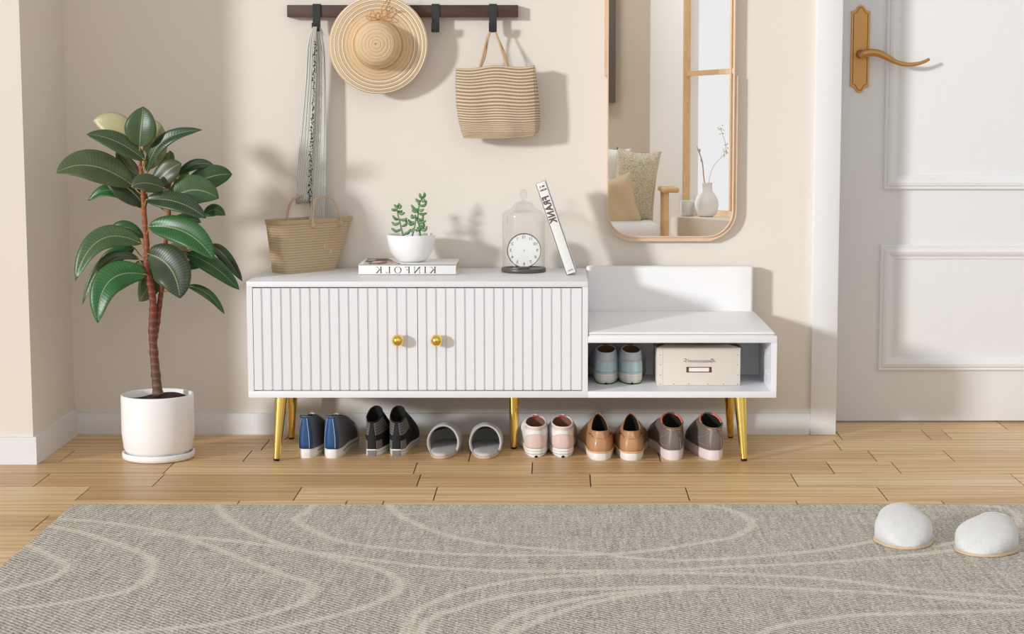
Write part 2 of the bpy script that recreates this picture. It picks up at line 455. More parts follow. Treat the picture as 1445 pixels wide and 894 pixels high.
# lying book
bb = at_z(506, 388, ZT); bR = at_z(643.5, 388, ZT); bY = bb.y; bX0, bX1 = bb.x, bR.x
bH = at_y(575, 373, bY).z-ZT; bYb = min(-.03, at_z(515, 364.5, ZT+bH).y)
book = thing('book', 'white hardback lying flat under the small white succulent bowl', 'book', ((bX0+bX1)/2, (bY+bYb)/2, ZT))
fix(obj('cover', *merge([gbox(bX0, bX1, bY, bYb, ZT+.0003, ZT+.003, .0006), gbox(bX0, bX1, bY, bYb, ZT+bH-.003, ZT+bH, .0006), gbox(bX0, bX1, bY, bY+.003, ZT+.0003, ZT+bH, .0008)]), paper, book), 30)
box('page_block', bX0+.003, bX1-.003, bY+.002, bYb-.003, ZT+.003, ZT+bH-.003, pages, book, bev=0)
def cover_print():
    N = NT('printed_cover'); f = N.noise(22, N.map(N.co(), (1, .6, 1)), 3, .6)
    N.l(N.ramp(f, [(0, lin((40, 52, 66))), (.42, lin((44, 54, 66))), (.48, lin((150, 84, 52))), (.54, lin((222, 222, 216))), (.62, lin((120, 58, 40))), (.68, lin((232, 232, 228)))], 'EASE'), N.b.inputs['Base Color']); return N.m
pr = [(bX0+.012, bY+.008), (bX0+.14, bY+.008), (bX0+.12, bY+.03), (bX0+.075, bYb-.02), (bX0+.07, bYb-.004), (bX0+.008, bYb-.004)]
obj('cover_photo', *gprism(pr, 'z', ZT+bH, ZT+bH+.0004), cover_print(), book, smooth=False)
# serif letters, drawn as strokes (x right, z up, cap height 1)
def stroke(a, b, w): 
    d = Vector((b[0]-a[0], b[1]-a[1])); n_ = Vector((-d.y, d.x)).normalized()*w/2
    if abs(d.x) > 1e-6 and abs(d.y) > 1e-6: n_ = Vector((w/2, 0)) if d.y > 0 else Vector((-w/2, 0))
    return [(a[0]-n_.x, a[1]-n_.y), (b[0]-n_.x, b[1]-n_.y), (b[0]+n_.x, b[1]+n_.y), (a[0]+n_.x, a[1]+n_.y)]
T_, S_ = .14, .05
def ring(cx_, cz_, rx, rz, w1, w2, n=28):
    out = []
    for i in range(n):
        a, b = 2*PI*i/n, 2*PI*(i+1)/n
        out.append([(cx_+rx*math.cos(a), cz_+rz*math.sin(a)), (cx_+rx*math.cos(b), cz_+rz*math.sin(b)), (cx_+(rx-w1)*math.cos(b), cz_+(rz-w2)*math.sin(b)), (cx_+(rx-w1)*math.cos(a), cz_+(rz-w2)*math.sin(a))])
    return out
def ser(x, z, w=.3): return stroke((x-w/2, z), (x+w/2, z), S_)
L = {'K': ([stroke((.12, 0), (.12, 1), T_), ser(.12, .025), ser(.12, .975), stroke((.16, .42), (.66, 1), S_*1.4), stroke((.72, 0), (.3, .56), T_*1.2), ser(.68, .975, .26), ser(.72, .025, .26)], .95),
     'I': ([stroke((.12, 0), (.12, 1), T_), ser(.12, .025), ser(.12, .975)], .42),
     'N': ([stroke((.1, 0), (.1, 1), S_*1.3), ser(.1, .025, .26), ser(.06, .975, .2), stroke((.78, 0), (.08, 1), T_*1.2), stroke((.78, 0), (.78, 1), S_*1.3), ser(.78, .975, .26)], 1.05),
     'F': ([stroke((.12, 0), (.12, 1), T_), ser(.12, .025), stroke((.0, .975), (.58, .975), S_), stroke((.56, .8), (.56, 1), S_), stroke((.12, .52), (.42, .52), S_), stroke((.42, .42), (.42, .62), S_)], .78),
     'O': (ring(.48, .5, .48, .52, .12, .045), 1.14),
     'L': ([stroke((.12, 0), (.12, 1), T_), ser(.12, .975), stroke((.0, .025), (.58, .025), S_), stroke((.56, 0), (.56, .2), S_)], .78)}
polys = []; x = 0
for ch in 'KINFOLK':
    ps, adv = L[ch]
    for p in ps: polys.append([(q[0]+x, q[1]) for q in p])
    x += adv + .36
tw = x-.36-.2
cap = bH*.62; X1 = at_y(615, 380, bY).x; X0 = at_y(531, 380, bY).x; kx = (X1-X0)/tw
gl = []
for p in polys:
    V = [Vector((X1-q[0]*kx, 0, ZT+bH*.18+q[1]*cap)) for q in p]
    gl.append(([Vector((v.x, bY-.0004, v.z)) for v in V]+[Vector((v.x, bY+.0002, v.z)) for v in V], [(0, 1, 2, 3), (7, 6, 5, 4), (0, 4, 5, 1), (1, 5, 6, 2), (2, 6, 7, 3), (3, 7, 4, 0)]))
fix(obj('spine_lettering', *merge(gl), ink, book), 20)
# succulent bowl
ZB = ZT+bH+.0006
bc = at_y(580.5, 368, (bY+bYb)/2-.005); SY = bc.y
rB = (at_y(615, 340, SY).x-at_y(546, 340, SY).x)/2; hB = at_y(580, 331.5, SY-rB*.5).z-ZB
bowl = thing('succulent_bowl', 'little white bowl of green jade succulent standing on the flat book', 'potted plant', (bc.x, SY, ZB))
cc = (bc.x, SY, ZB)
obj('bowl', *glathe([(.02, 0), (rB*.5, .001), (rB*.68, hB*.13), (rB*.84, hB*.34), (rB*.95, hB*.65), (rB, hB*.97), (rB*.99, hB), (rB*.95, hB*.985), (rB*.90, hB*.7), (rB*.8, hB*.5), (rB*.1, hB*.48)], cc, 48), M['ceramic'], bowl)
obj('soil', *glathe([(.002, hB*.84), (rB*.5, hB*.87), (rB*.90, hB*.83), (rB*.88, hB*.72), (.002, hB*.7)][::1], cc, 32), mat('pale_gravel', (150, 126, 100), .9, var=.4, scale=300, bump=1, bscale=300, bdist=.003), bowl)
jade = mat('jade_green', (112, 152, 104), .45, var=.22, scale=90)
def sp(x, y, dy=0): return at_y(540+x*.1343, 260+y*.1343, SY+dy)
stems = [[(215, 540), (190, 440), (165, 340), (150, 260), (155, 215)], [(395, 540), (385, 440), (370, 330), (385, 210), (420, 130)], [(310, 540), (335, 450), (345, 370), (320, 330)], [(205, 530), (250, 520), (300, 480)]]
gs = []
for i, s in enumerate(stems):
    P = spline([sp(x, y, (-.004, .006, -.008, -.008)[i]) for x, y in s], 4)
    gs.append(gtube(P, [lerp(.0028, .0016, j/(len(P)-1)) for j in range(len(P))], 8))
lvs = [((200, 470), (140, 490), (90, 460)), ((185, 400), (130, 420), (95, 395)), ((165, 370), (130, 360), (105, 325)), ((205, 440), (245, 420), (250, 375)), ((180, 370), (225, 375), (255, 355)), ((170, 300), (200, 310), (232, 295)), ((160, 280), (185, 290), (205, 275)),
       ((155, 265), (120, 270), (92, 260)), ((150, 245), (135, 230), (122, 212)), ((155, 240), (170, 220), (172, 198)), ((160, 250), (185, 240), (190, 215)), ((230, 515), (265, 510), (295, 470)),
       ((375, 270), (330, 255), (300, 215)), ((372, 285), (335, 285), (305, 270)), ((385, 225), (440, 220), (462, 170)), ((380, 270), (405, 275), (432, 262)), ((375, 305), (420, 315), (465, 300)), ((400, 180), (370, 175), (345, 150)), ((415, 150), (395, 125), (390, 95)), ((415, 150), (440, 120), (438, 85)), ((405, 170), (430, 175), (442, 155)), ((390, 215), (380, 200), (388, 175)),
       ((370, 370), (415, 370), (425, 330)), ((365, 350), (345, 350), (340, 320)), ((345, 400), (300, 400), (268, 370)), ((340, 410), (290, 420), (275, 390)), ((365, 400), (415, 400), (455, 382)), ((385, 430), (430, 440), (435, 410)), ((390, 470), (445, 480), (465, 440)), ((360, 460), (400, 455), (440, 465)), ((330, 350), (305, 345), (312, 315)), ((330, 480), (310, 490), (320, 460)), ((375, 380), (360, 370), (350, 345)), ((345, 480), (370, 480), (395, 460)), ((400, 400), (380, 385), (385, 355))]
for i, t3 in enumerate(lvs):
    dy = math.sin(i*2.4)*.010
    P = spline([sp(t3[0][0], t3[0][1]), sp(t3[1][0], t3[1][1], dy*.6), sp(t3[2][0], t3[2][1], dy)], 4); n = len(P)
    gs.append(gtube(P, [.0010+.0036*math.sin(PI*min(1, (j+.6)/(n)))**.6 for j in range(n)], 8))
obj('succulent', *merge(gs), jade, bowl)

# cloche and clock
def glass_mat():
    N = NT('clear_glass'); tr = N.n('ShaderNodeBsdfTransparent'); gl_ = N.n('ShaderNodeBsdfGlossy'); gl_.inputs['Roughness'].default_value = .02
    tr.inputs[0].default_value = (.975, .978, .975, 1)
    lw = N.n('ShaderNodeLayerWeight'); lw.inputs['Blend'].default_value = .28
    mx = N.n('ShaderNodeMixShader'); f = N.math('MULTIPLY_ADD', lw.outputs['Facing'], .45, .03)
    N.l(f, mx.inputs[0]); N.l(tr.outputs[0], mx.inputs[1]); N.l(gl_.outputs[0], mx.inputs[2])
    N.l(mx.outputs[0], N.t.nodes['Material Output'].inputs[0]); return N.m
GL = glass_mat()
cf = at_z(738.5, 386, ZT); rC = (at_y(770, 380, cf.y+.04).x-at_y(707, 380, cf.y+.04).x)/2; CYc = cf.y+rC
cl = thing('glass_cloche', 'clear glass bell jar with round knob on a dark round base', 'bell jar', (cf.x, CYc, ZT))
cc = (cf.x, CYc, ZT)
baseh = .012
obj('base', *glathe([(rC*.97, .0003), (rC, .001), (rC, baseh-.001), (rC*.985, baseh), (rC*.94, baseh), (rC*.93, baseh-.003), (.001, baseh-.003)], cc, 56), mat('smoky_base', (92, 86, 80), .35, .2), cl)
hs = at_y(738.5, 303, CYc).z-ZT; hd = at_y(738.5, 285, CYc).z-ZT; hk = at_y(738.5, 267, CYc).z-ZT
rg = rC*.955
o = obj('glass_dome', *(lambda g_: (g_[0], g_[1][:-2]))(glathe([(rg, baseh-.002), (rg, hs*.5), (rg, hs-.004), (rg*1.01, hs), (rg*.97, hs+.004), (rg*.86, hs+.010), (rg*.66, hs+.017), (rg*.56, hs+.019), (rg*.54, hs+.023), (rg*.38, hd-.001), (rg*.18, hd+.002), (.005, hd+.004)], cc, 56)), GL, cl)
obj('glass_knob', *glathe([(.005, hd+.004), (.006, hd+.007), (.0045, hd+.009), (.0095, hd+.014), (.0115, lerp(hd, hk, .6)), (.009, hk-.004), (.004, hk), (.0003, hk+.0005)], cc, 24), GL, cl)
ck = at_y(739.5, 353, CYc); rK = .0480*.5*2*.5
rK = (at_y(763.5, 353, CYc).x-at_y(715.5, 353, CYc).x)/2
clock = thing('table_clock', 'round white clock with thin dark rim inside the glass bell jar', 'clock', (ck.x, CYc, ZT+baseh-.003))
def gdisc(prof, c):  # lathe about the y axis, protrusion toward camera
    V, Fc = glathe(prof, (0, 0, 0), 48)
    return [Vector((c.x+v.x, c.y-v.z, c.z+v.y)) for v in V], Fc
zbase = ZT+baseh-.003
rimM = mat('clock_rim', (96, 94, 92), .4, .6)
fix(obj('case', *gdisc([(rK*.9, -.01), (rK, -.008), (rK, .007), (rK*.985, .008), (rK*.965, .007), (rK*.96, .004), (.001, .004)], ck), rimM, clock), 30)
fix(obj('dial', *gdisc([(rK*.968, .003), (rK*.968, .0052), (.001, .0053)], ck), mat('dial_white', (244, 244, 243), .5, var=0), clock), 30)
box('stand', ck.x-.016, ck.x+.016, CYc-.012, CYc+.012, zbase, ck.z-rK+.003, mat('clock_foot', (90, 86, 82), .4), clock)
num = []
for h_ in range(1, 13):
    a = h_*PI/6; V, Fc = gtext(str(h_), rK*.24, 0, .0003, flip=True)
    num.append(([Vector((ck.x-math.sin(a)*rK*.78+v.x, CYc-.0056-v.z, ck.z+math.cos(a)*rK*.78+v.y)) for v in V], Fc))
    num.append(([Vector((ck.x+p[0], p[1], ck.z+p[2])) for p in [(-math.sin(a)*rK*.9-.0004, CYc-.0057, math.cos(a)*rK*.9), (-math.sin(a)*rK*.9+.0004, CYc-.0057, math.cos(a)*rK*.9), (-math.sin(a)*rK*.97+.0004, CYc-.0057, math.cos(a)*rK*.97), (-math.sin(a)*rK*.97-.0004, CYc-.0057, math.cos(a)*rK*.97)]], [(0, 1, 2, 3)]))
num.append(gdisc([(.0012, .005), (.0012, .007), (.0002, .0072)], ck))
for q in num[:-1:2]: obj('numeral', *q, ink, clock, smooth=False)
tag(obj('minute_ticks', *merge(num[1:-1:2]), ink, clock, smooth=False), kind='stuff'); obj('hand_pin', *num[-1], ink, clock)

# leaning book
z0 = ZT+.0006
B0 = at_z(800.5, 388, z0); B1 = at_z(813.5, 384.5, z0)
YL = B0.y
pA = at_y(800.5, 388, YL); pB = at_y(813.5, 385.5, YL); pC = at_y(770, 257.5, YL); pD = at_y(754, 262, YL)
ax = Vector((pC.x-pB.x, 0, pC.z-pB.z)); LH = ax.length; ax.normalize(); rx = Vector((ax.z, 0, -ax.x)); TW = (pB-pA).dot(rx)
if TW < .02: TW = .03
TW = .0315
low = pA.copy(); low.z = z0+.0005
# lower-left corner is the contact; ensure lower right stays above the top
org = Vector((pA.x, YL, z0+.0003+max(0, -TW*rx.z)))
org = Vector((pB.x, YL, 0)) - rx*TW; org.z = z0+.0004 - min(0, rx.z*TW)
BD = .11
lb = thing('book', 'white hardback leaning with brown spine lettering beside the glass bell jar', 'book', (pB.x, YL+BD/2, ZT))
def lbx(u0, u1, d0, d1, h0, h1, bev=.0008):
    V, Fc = gbox(u0, u1, d0, d1, h0, h1, bev)
    return [org+rx*v.x+ax*v.z+Vector((0, v.y, 0)) for v in V], Fc
fix(obj('cover', *merge([lbx(0, .003, 0, BD, 0, LH), lbx(TW-.003, TW, 0, BD, 0, LH), lbx(0, TW, 0, .003, 0, LH)]), paper, lb), 30)
fix(obj('page_block', *lbx(.003, TW-.003, .002, BD-.003, .003, LH-.003, 0), pages, lb), 30)
def sptext(s, size, u, h, bold, rotm, wid=1.0, hgt=1.0, m=inkb, name='spine_lettering'):
    V, Fc = gtext(s, size, bold, .0003, flip=True, sp_=1.16)
    out = []
    for v in V:
        x_, y_ = v.x*wid, v.y*hgt
        # mirrored lettering turned a quarter: flipped reading direction runs down the spine
        out.append(org+rx*(u-y_)+ax*(h+x_)+Vector((0, -.0006-v.z, 0)))
    obj(name, out, Fc, m, lb, smooth=False)
sptext('FRANK', .0235, TW*.5, LH*.705, .0010, 0, 1.0, 1.2)
for tx_, hh_ in (('MK K', .955), ('MOMO', .918)):
    V, Fc = gtext(tx_, .0078, .0002, .0003, flip=True)
    obj('spine_subtitle', [org+rx*(TW*.5+v.x*.85)+ax*(LH*hh_+v.y*.9)+Vector((0, -.0006-v.z, 0)) for v in V], Fc, inkb, lb, smooth=False)
V, Fc = gtext('BOOKS', .0048, 0, .0003, flip=True)
obj('spine_footer', [org+rx*(TW*.5+v.x)+ax*(LH*.035+v.y)+Vector((0, -.0006-v.z, 0)) for v in V], Fc, inkb, lb, smooth=False)

# basket tote standing on the cabinet
def weave_mat(name, c1, c2, cdark, period, axis=2, coords='Object', fine=900):
    N = NT(name); co = N.co(coords); z = N.xyz(co)
    w = N.math('FRACT', N.math('MULTIPLY', z[axis], 1/period)); tri = N.math('ABSOLUTE', N.math('MULTIPLY_ADD', w, 2, -1))
    line = N.math('POWER', tri, 6.0)
    fib = N.noise(1, N.map(co, (fine, fine, fine*.25)), 2)
    col = N.mix(fib, lin(c1), lin(c2)); N.l(N.mix(N.math('MULTIPLY', line, .75), col, lin(cdark)), N.b.inputs['Base Color'])
    N.b.inputs['Roughness'].default_value = .8
    N.bump(N.math('SUBTRACT', N.math('MULTIPLY', fib, .4), line), .6, .0015); return N.m
straw = weave_mat('woven_straw', (214, 194, 162), (188, 164, 130), (140, 116, 84), .0077)
strawrim = mat('straw_rim', (192, 168, 132), .8, var=.15, scale=120, bump=.5, bscale=500)
tanl = mat('tan_leather_strap', (200, 168, 144), .5)
tb0 = at_z(405.5, 386.5, ZT); tb1 = at_z(478.5, 380, ZT)
tz = at_y(435, 311, tb0.y+.03).z-ZT
yaw = math.atan2(tb1.y-tb0.y, tb1.x-tb0.x)
TC = (tb0+tb1)/2 + Vector((-math.sin(yaw), math.cos(yaw), 0))*.045
tot = thing('straw_tote', 'small woven straw tote with pinkish tan handles standing upright on the cabinet', 'bag', (TC.x, TC.y, ZT))
cy_, sy_ = math.cos(yaw), math.sin(yaw)
def TW_(x, y, z): return Vector((TC.x+x*cy_-y*sy_, TC.y+x*sy_+y*cy_, ZT+.0006+z))
wb = (tb1-tb0).length
lt = at_y(389, 312, TC.y).x; rt = at_y(481, 309, TC.y).x
def rr(a, hx0, hx1, hy, p=.35):
    c_, s_ = math.cos(a), math.sin(a)
    return (1 if c_ > 0 else -1)*hx1*abs(c_)**p, hy*(1 if s_ > 0 else -1)*abs(s_)**p
def tote_ring(a, v):
    x0 = lerp(-wb/2, (lt-TC.x)/cy_-.000, v); x1 = lerp(wb/2, (rt-TC.x)/cy_, v**.8); hy = lerp(.042, .046, v)
    cxm = (x0+x1)/2; hx = (x1-x0)/2
    x_, y_ = rr(a, -hx, hx, hy)
    return cxm+x_, y_
def tote_f(u, v):
    a = 2*PI*v; x_, y_ = tote_ring(a, u); return TW_(x_, y_, u*tz)
V, Fc, UV = grid(tote_f, 20, 64, wrap=True)
Fc.append(tuple(range(64)))
o = obj('woven_body', V, Fc, straw, tot); solid(o, .003)
rim = [TW_(*(lambda q: (q[0]*1.008, q[1]*1.02))(tote_ring(2*PI*k/64, 1)), tz) for k in range(64)]
V = []; Fc = []
for k in range(64):
    x_, y_ = tote_ring(2*PI*k/64, 1)
    for (s, dz) in ((1.012, -.012), (1.016, 0.001), (.975, .001), (.97, -.012)): V.append(TW_(x_*s if s > 1 else x_*s, y_*s*(1.02 if s > 1 else .98), tz+dz))
for k in range(64):
    j = (k+1) % 64
    for q in range(4): Fc.append((k*4+q, k*4+(q+1) % 4, j*4+(q+1) % 4, j*4+q))
fix(obj('rim', V, Fc, strawrim, tot), 40)
zh = at_y(437, 277.5, TC.y).z-ZT
def t_x(px): return (at_y(px, 320, TC.y).x-TC.x)/cy_
for side, ya in (('front', -.0495), ('rear', .048)):
    xa, xb = t_x(426.5 if side == 'front' else 420), t_x(461 if side == 'front' else 452)
    xm = (xa+xb)/2-.004
    P = [(xa, ya, tz-.018), (xa, ya, tz), (xa+.006, ya*.95, tz+(zh-tz)*.45), (xa+.018, ya*.8, tz+(zh-tz)*.85), (xm+.002, ya*.7, zh), (xb-.022, ya*.8, tz+(zh-tz)*.86), (xb-.008, ya*.95, tz+(zh-tz)*.45), (xb, ya, tz), (xb+.001, ya, tz-.018)]
    P = spline([TW_(*p) for p in P], 6)
    h_ = obj('handle', *gtube(P, .0042, 10, flat=.55, up=Vector((0, 1, 0))), tanl, tot)
    for xq in (xa, xb):
        c0 = TW_(xq, ya-.0006*(1 if ya < 0 else -1), tz-.016)
        V, Fc = gdisc([(.0085, -.002), (.009, .0005), (.0085, .0018), (.001, .002)], c0)
        obj('strap_patch', V, Fc, tanl, h_)
tp = at_y(463, 345, TC.y-.05)
for i, (px_, py_) in enumerate(((459, 347), (467.5, 355))):
    e = at_y(px_, py_, TC.y-.0535); s0 = TW_(t_x(461), -.052, tz-.022)
    tq = merge([gtube(spline([s0, lerp(s0, e, .5)+Vector((.002 if i else -.001, -.001, 0)), e+Vector((0, 0, .006))], 6), .0007, 6), glathe([(.0008, .006), (.003, .004), (.0035, -.002), (.0042, -.007), (.001, -.007)][::1], e, 12)])
    obj('tassel', *tq, mat('tassel_straw', (186, 160, 122), .8), tot)

# ------------------------------------------------------------------ coat rack and what hangs there
yR0, yR1 = -.034, -.010
r0 = at_y(405, 24, yR0); r1 = at_y(731, 7, yR0)
rack = thing('coat_rack', 'dark walnut wall rail with black strap hooks above the bench', 'coat rack', ((r0.x+r1.x)/2, -.02, r0.z))
box('rail', r0.x, r1.x, yR0, 0, r0.z, r1.z, M['walnut'], rack, bev=.0015)
def hook(px, w=.0115):
    x = at_y(px, 20, -.04).x; zt2 = r1.z+.003; zb2 = at_y(px, 45, -.055).z
    t = .003
    c = [(yR0+.02, zt2-.001), (yR0-.003, zt2-.0005), (yR0-.0035, r0.z-.004), (yR0-.005, zb2+.010), (yR0-.009, zb2+.002), (yR0-.018, zb2), (yR0-.026, zb2+.004), (yR0-.029, zb2+.014), (yR0-.030, zb2+.027)]
    c = [tuple(q) for q in c]
    P = [Vector((0, a, b)) for a, b in c]; out_, inn = [], []
    for i, p in enumerate(P):
        d = (P[min(i+1, len(P)-1)]-P[max(i-1, 0)]).normalized(); nn = Vector((0, -d.z, d.y))
        out_.append((p.y-nn.y*t/2, p.z-nn.z*t/2)); inn.append((p.y+nn.y*t/2, p.z+nn.z*t/2))
    h_ = fix(obj('hook', *gprism(out_+inn[::-1], 'x', x-w, x+w), M['blackmetal'], rack), 30)
    return x, zb2
hk = [hook(446.5), hook(614.5), hook(695.5), hook(531)]

# scarf
def scarf_mat():
    N = NT('striped_linen'); uv = N.xyz(N.co('UV'))
    s = N.math('SINE', N.math('MULTIPLY', uv[1], 2*PI*12)); f = N.math('MULTIPLY_ADD', s, .5, .5)
    n1 = N.noise(1, N.map(N.co('UV'), (260, 25, 1)), 2); n2 = N.noise(1, N.map(N.co('UV'), (3, 1.5, 1)), 2)
    ff = N.math('ADD', N.math('MULTIPLY', f, .6), N.math('MULTIPLY', n1, .4))
    N.l(N.ramp(ff, [(.2, lin((120, 122, 114))), (.42, lin((206, 207, 199))), (.7, lin((240, 240, 234)))]), N.b.inputs['Base Color'])
    N.b.inputs['Roughness'].default_value = .9; N.bump(ff, .5, .0015); return N.m
scm = scarf_mat()
scarf = thing('scarf', 'long grey and white striped scarf with frayed ends hanging from the first hook', 'scarf', (hk[0][0], -.055, hk[0][1]))
def panel(rows, Y, amp, nfold, name, y_top_back=0):
    def f(u, v):
        t = u*(len(rows)-1); i = min(int(t), len(rows)-2); k = t-i
        (ya, la, ra), (yb, lb_, rb) = rows[i], rows[i+1]
        py = lerp(ya, yb, k); px = lerp(lerp(la, lb_, k), lerp(ra, rb, k), v)
        p = at_y(px, py, Y); p.y += amp*min(1, u*4)*math.sin(v*PI*2*nfold+u*2)*(.6+.4*math.sin(u*5)) - .012*(1-u)**6
        return p
    V, Fc, UV = grid(f, 60, 48)
    o = obj(name, V, Fc, scm, scarf, uv=UV); solid(o, .002, 0); return o
panel([(38, 442, 448), (50, 436.5, 446), (70, 432.5, 446), (110, 430.5, 445), (180, 424, 443), (240, 419.5, 440), (284, 417, 437)], -.062, .0018, 4.5, 'front_fall')
panel([(36, 444, 451), (50, 444, 455), (70, 445, 458), (110, 446, 459.5), (180, 443, 460.5), (240, 440, 460.5), (318, 436, 460)], -.050, .002, 3.2, 'rear_fall')
hookp = [at_y(443, 50, -.06), ]
obj('hook_fold', *gtube(spline([at_y(439, 49, -.062), at_y(442, 41, -.058), at_y(447, 38, -.052), at_y(452, 42, -.050), at_y(455, 50, -.050)], 5), .0045, 10), mat('linen_fold', (206, 205, 196), .9, var=.15, scale=200), scarf)
fr = []; fr_l = []; rf = random.Random(3)
for i in range(260):
    t = i/259; py = lerp(58, 284, t); px = lerp(445.5, 437, t)
    p = at_y(px+rf.uniform(-1.8, 1.0), py, -.0668)
    d = Vector((rf.uniform(-.006, .005), rf.uniform(-.003, .001), rf.uniform(-.008, .002)))
    (fr if i % 2 else fr_l).append(gtube([p, p+d*.5+Vector((0, -.001, 0)), p+d], [.0011, .0017, .0009], 5))
tag(obj('edge_fringe', *merge(fr_l), [mat('pale_fringe', (226, 222, 208), .9)], scarf), kind='stuff')
tag(obj('edge_fringe', *merge(fr), [mat('dark_fringe', (58, 58, 46), .9)], scarf), kind='stuff')
fr = []
for i in range(36):
    px = lerp(417.5, 437, i/35); p = at_y(px, 283, -.062); q = p+Vector((rf.uniform(-.002, .002), rf.uniform(-.002, .002), -rf.uniform(.006, .013)))
    fr.append(gtube([p, (p+q)/2, q], [.0008, .0012, .0006], 5))
tag(obj('end_fringe', *merge(fr), mat('fringe_linen', (170, 170, 160), .9, var=.4, scale=300), scarf), kind='stuff')

# sun hat
def hat_mat():
    N = NT('woven_hat_straw'); co = N.co(); s = N.xyz(co)
    r = N.math('SQRT', N.math('ADD', N.math('MULTIPLY', s[0], s[0]), N.math('MULTIPLY', s[2], s[2])))
    ang = N.math('ARCTAN2', s[2], s[0])
    fine = N.math('SINE', N.math('MULTIPLY', r, 1500.0)); nz = N.noise(260)
    base = N.mix(nz, lin((222, 190, 152)), lin((238, 212, 176)))
    grp = N.math('SINE', N.math('MULTIPLY', r, 620.0))
    base = N.mix(N.math('MULTIPLY_ADD', grp, .16, .16), base, lin((186, 150, 110)))
    tot_ = None; dots = None
    for rr_ in (.108, .120, .1315, .1425):
        d = N.math('ABSOLUTE', N.math('SUBTRACT', r, rr_))
        w = N.math('LESS_THAN', d, .0016); tot_ = w if tot_ is None else N.math('MAXIMUM', tot_, w)
    for rr_ in (.1055, .1175, .1290, .140):
        d = N.math('LESS_THAN', N.math('ABSOLUTE', N.math('SUBTRACT', r, rr_)), .0009)
        on = N.math('GREATER_THAN', N.math('SINE', N.math('MULTIPLY', ang, 150.0)), 0.0)
        d = N.math('MULTIPLY', d, on); dots = d if dots is None else N.math('MAXIMUM', dots, d)
    c = N.mix(tot_, base, lin((246, 236, 214))); c = N.mix(dots, c, lin((70, 56, 44)))
    N.l(c, N.b.inputs['Base Color']); N.b.inputs['Roughness'].default_value = .85; N.bump(N.math('ADD', grp, fine), .5, .0015); return N.m
hm = hat_mat()
HY = -.074
hcn = at_y(534, 63, HY); RH = (at_y(604, 63, HY).x-at_y(464, 63, HY).x)/2
hat = thing('sun_hat', 'wide brimmed straw sun hat with cord bow hanging over the rail', 'hat', tuple(hcn))
def hat_prof(): # radius, protrusion
    return [(RH, -.004), (RH*.98, .001), (RH*.85, .002), (RH*.7, .0), (RH*.58, .001), (RH*.5, .006), (RH*.475, .014), (RH*.465, .025), (RH*.44, .05), (RH*.40, .066), (RH*.32, .075), (RH*.30, .0742), (RH*.22, .079), (RH*.2, .0785), (RH*.1, .081), (.001, .0815)]
def hf(i, nk=72, w=True):
    V = []
    for (r, p) in hat_prof():
        for k in range(nk):
            a = 2*PI*k/nk; k_ = max(0, (r/RH-.6)/.4)
            wav = .007*k_*math.sin(a*2+.6)+.004*k_*math.sin(a*3+2)
            rr_ = r*(1+.012*k_*math.sin(a*2+1))
            z = rr_*math.sin(a)
            V.append(Vector((rr_*math.cos(a), -p-wav-.012*k_*max(0, math.sin(a)), z)))
    return V
V = hf(0); L_ = len(hat_prof()); Fc = []
for i in range(L_-1):
    for k in range(72): Fc.append((i*72+k, i*72+(k+1) % 72, (i+1)*72+(k+1) % 72, (i+1)*72+k))
o = obj('hat_body', V, Fc, hm); o.parent = hat; solid(o, .0025); sub(o, 1)
cordm = mat('ochre_cord', (200, 148, 84), .7)
P = [Vector((hcn.x+RH*.49*math.cos(2*PI*k/48), hcn.y-.0125, hcn.z+RH*.485*math.sin(2*PI*k/48))) for k in range(48)]
band = obj('cord_band', *gtube(P, .0015, 6, True), cordm, hat)
def hp_(x, y, dy=-.016): return at_y(450+x*.2353, y*.2353, HY+dy)
bows = [[(355, 118), (315, 100), (285, 98), (300, 118), (350, 120)], [(355, 118), (400, 95), (440, 110), (430, 125), (370, 120)], [(300, 105), (320, 65), (335, 90), (345, 118)], [(350, 118), (380, 70), (400, 50), (425, 35), (440, 60), (400, 105)], [(410, 0), (375, 50), (380, 100), (356, 118)], [(400, 100), (440, 70), (500, 65)], [(410, 0), (404, -30), (396, -60)]]
obj('cord_bow', *merge([gtube(spline([hp_(*p) for p in b_], 6), .0013, 6) for b_ in bows]), cordm, hat)

# hanging tote
TY = -.075
def ht_mat():
    N = NT('striped_jute'); uv = N.xyz(N.co('UV'))
    s = N.math('SINE', N.math('MULTIPLY', uv[0], 2*PI*30)); f = N.math('MULTIPLY_ADD', s, .5, .5)
    v = N.math('GREATER_THAN', N.math('SINE', N.math('MULTIPLY', uv[1], 2*PI*70)), -.3)
    n1 = N.noise(1, N.map(N.co('UV'), (60, 60, 1)), 3)
    ff = N.math('ADD', N.math('MULTIPLY', f, .62), N.math('MULTIPLY', n1, .38))
    c = N.ramp(ff, [(.2, lin((148, 124, 98))), (.5, lin((184, 162, 134))), (.8, lin((226, 212, 188)))])
    c = N.mix(N.math('MULTIPLY', N.math('SUBTRACT', 1.0, v), .14), c, lin((120, 92, 60)))
    N.l(c, N.b.inputs['Base Color']); N.b.inputs['Roughness'].default_value = .9; N.bump(ff, .5, .0015); return N.m
htm = ht_mat(); jt = mat('jute_edge', (196, 168, 130), .85, var=.15, scale=200)
tote = thing('jute_tote', 'striped jute tote bag hanging empty from the last hook of the rail', 'bag', (hk[2][0], TY, at_y(700, 195, TY).z))
left = [(96, 643.5), (120, 644), (150, 646), (172, 649.5), (186, 652.5), (194, 654)]
right = [(92.5, 754), (120, 755), (150, 757), (172, 757.5), (186, 757), (191, 755)]
def edge(tab, u):
    t = u*(len(tab)-1); i = min(int(t), len(tab)-2); k = t-i
    return lerp(tab[i][0], tab[i+1][0], k), lerp(tab[i][1], tab[i+1][1], k)
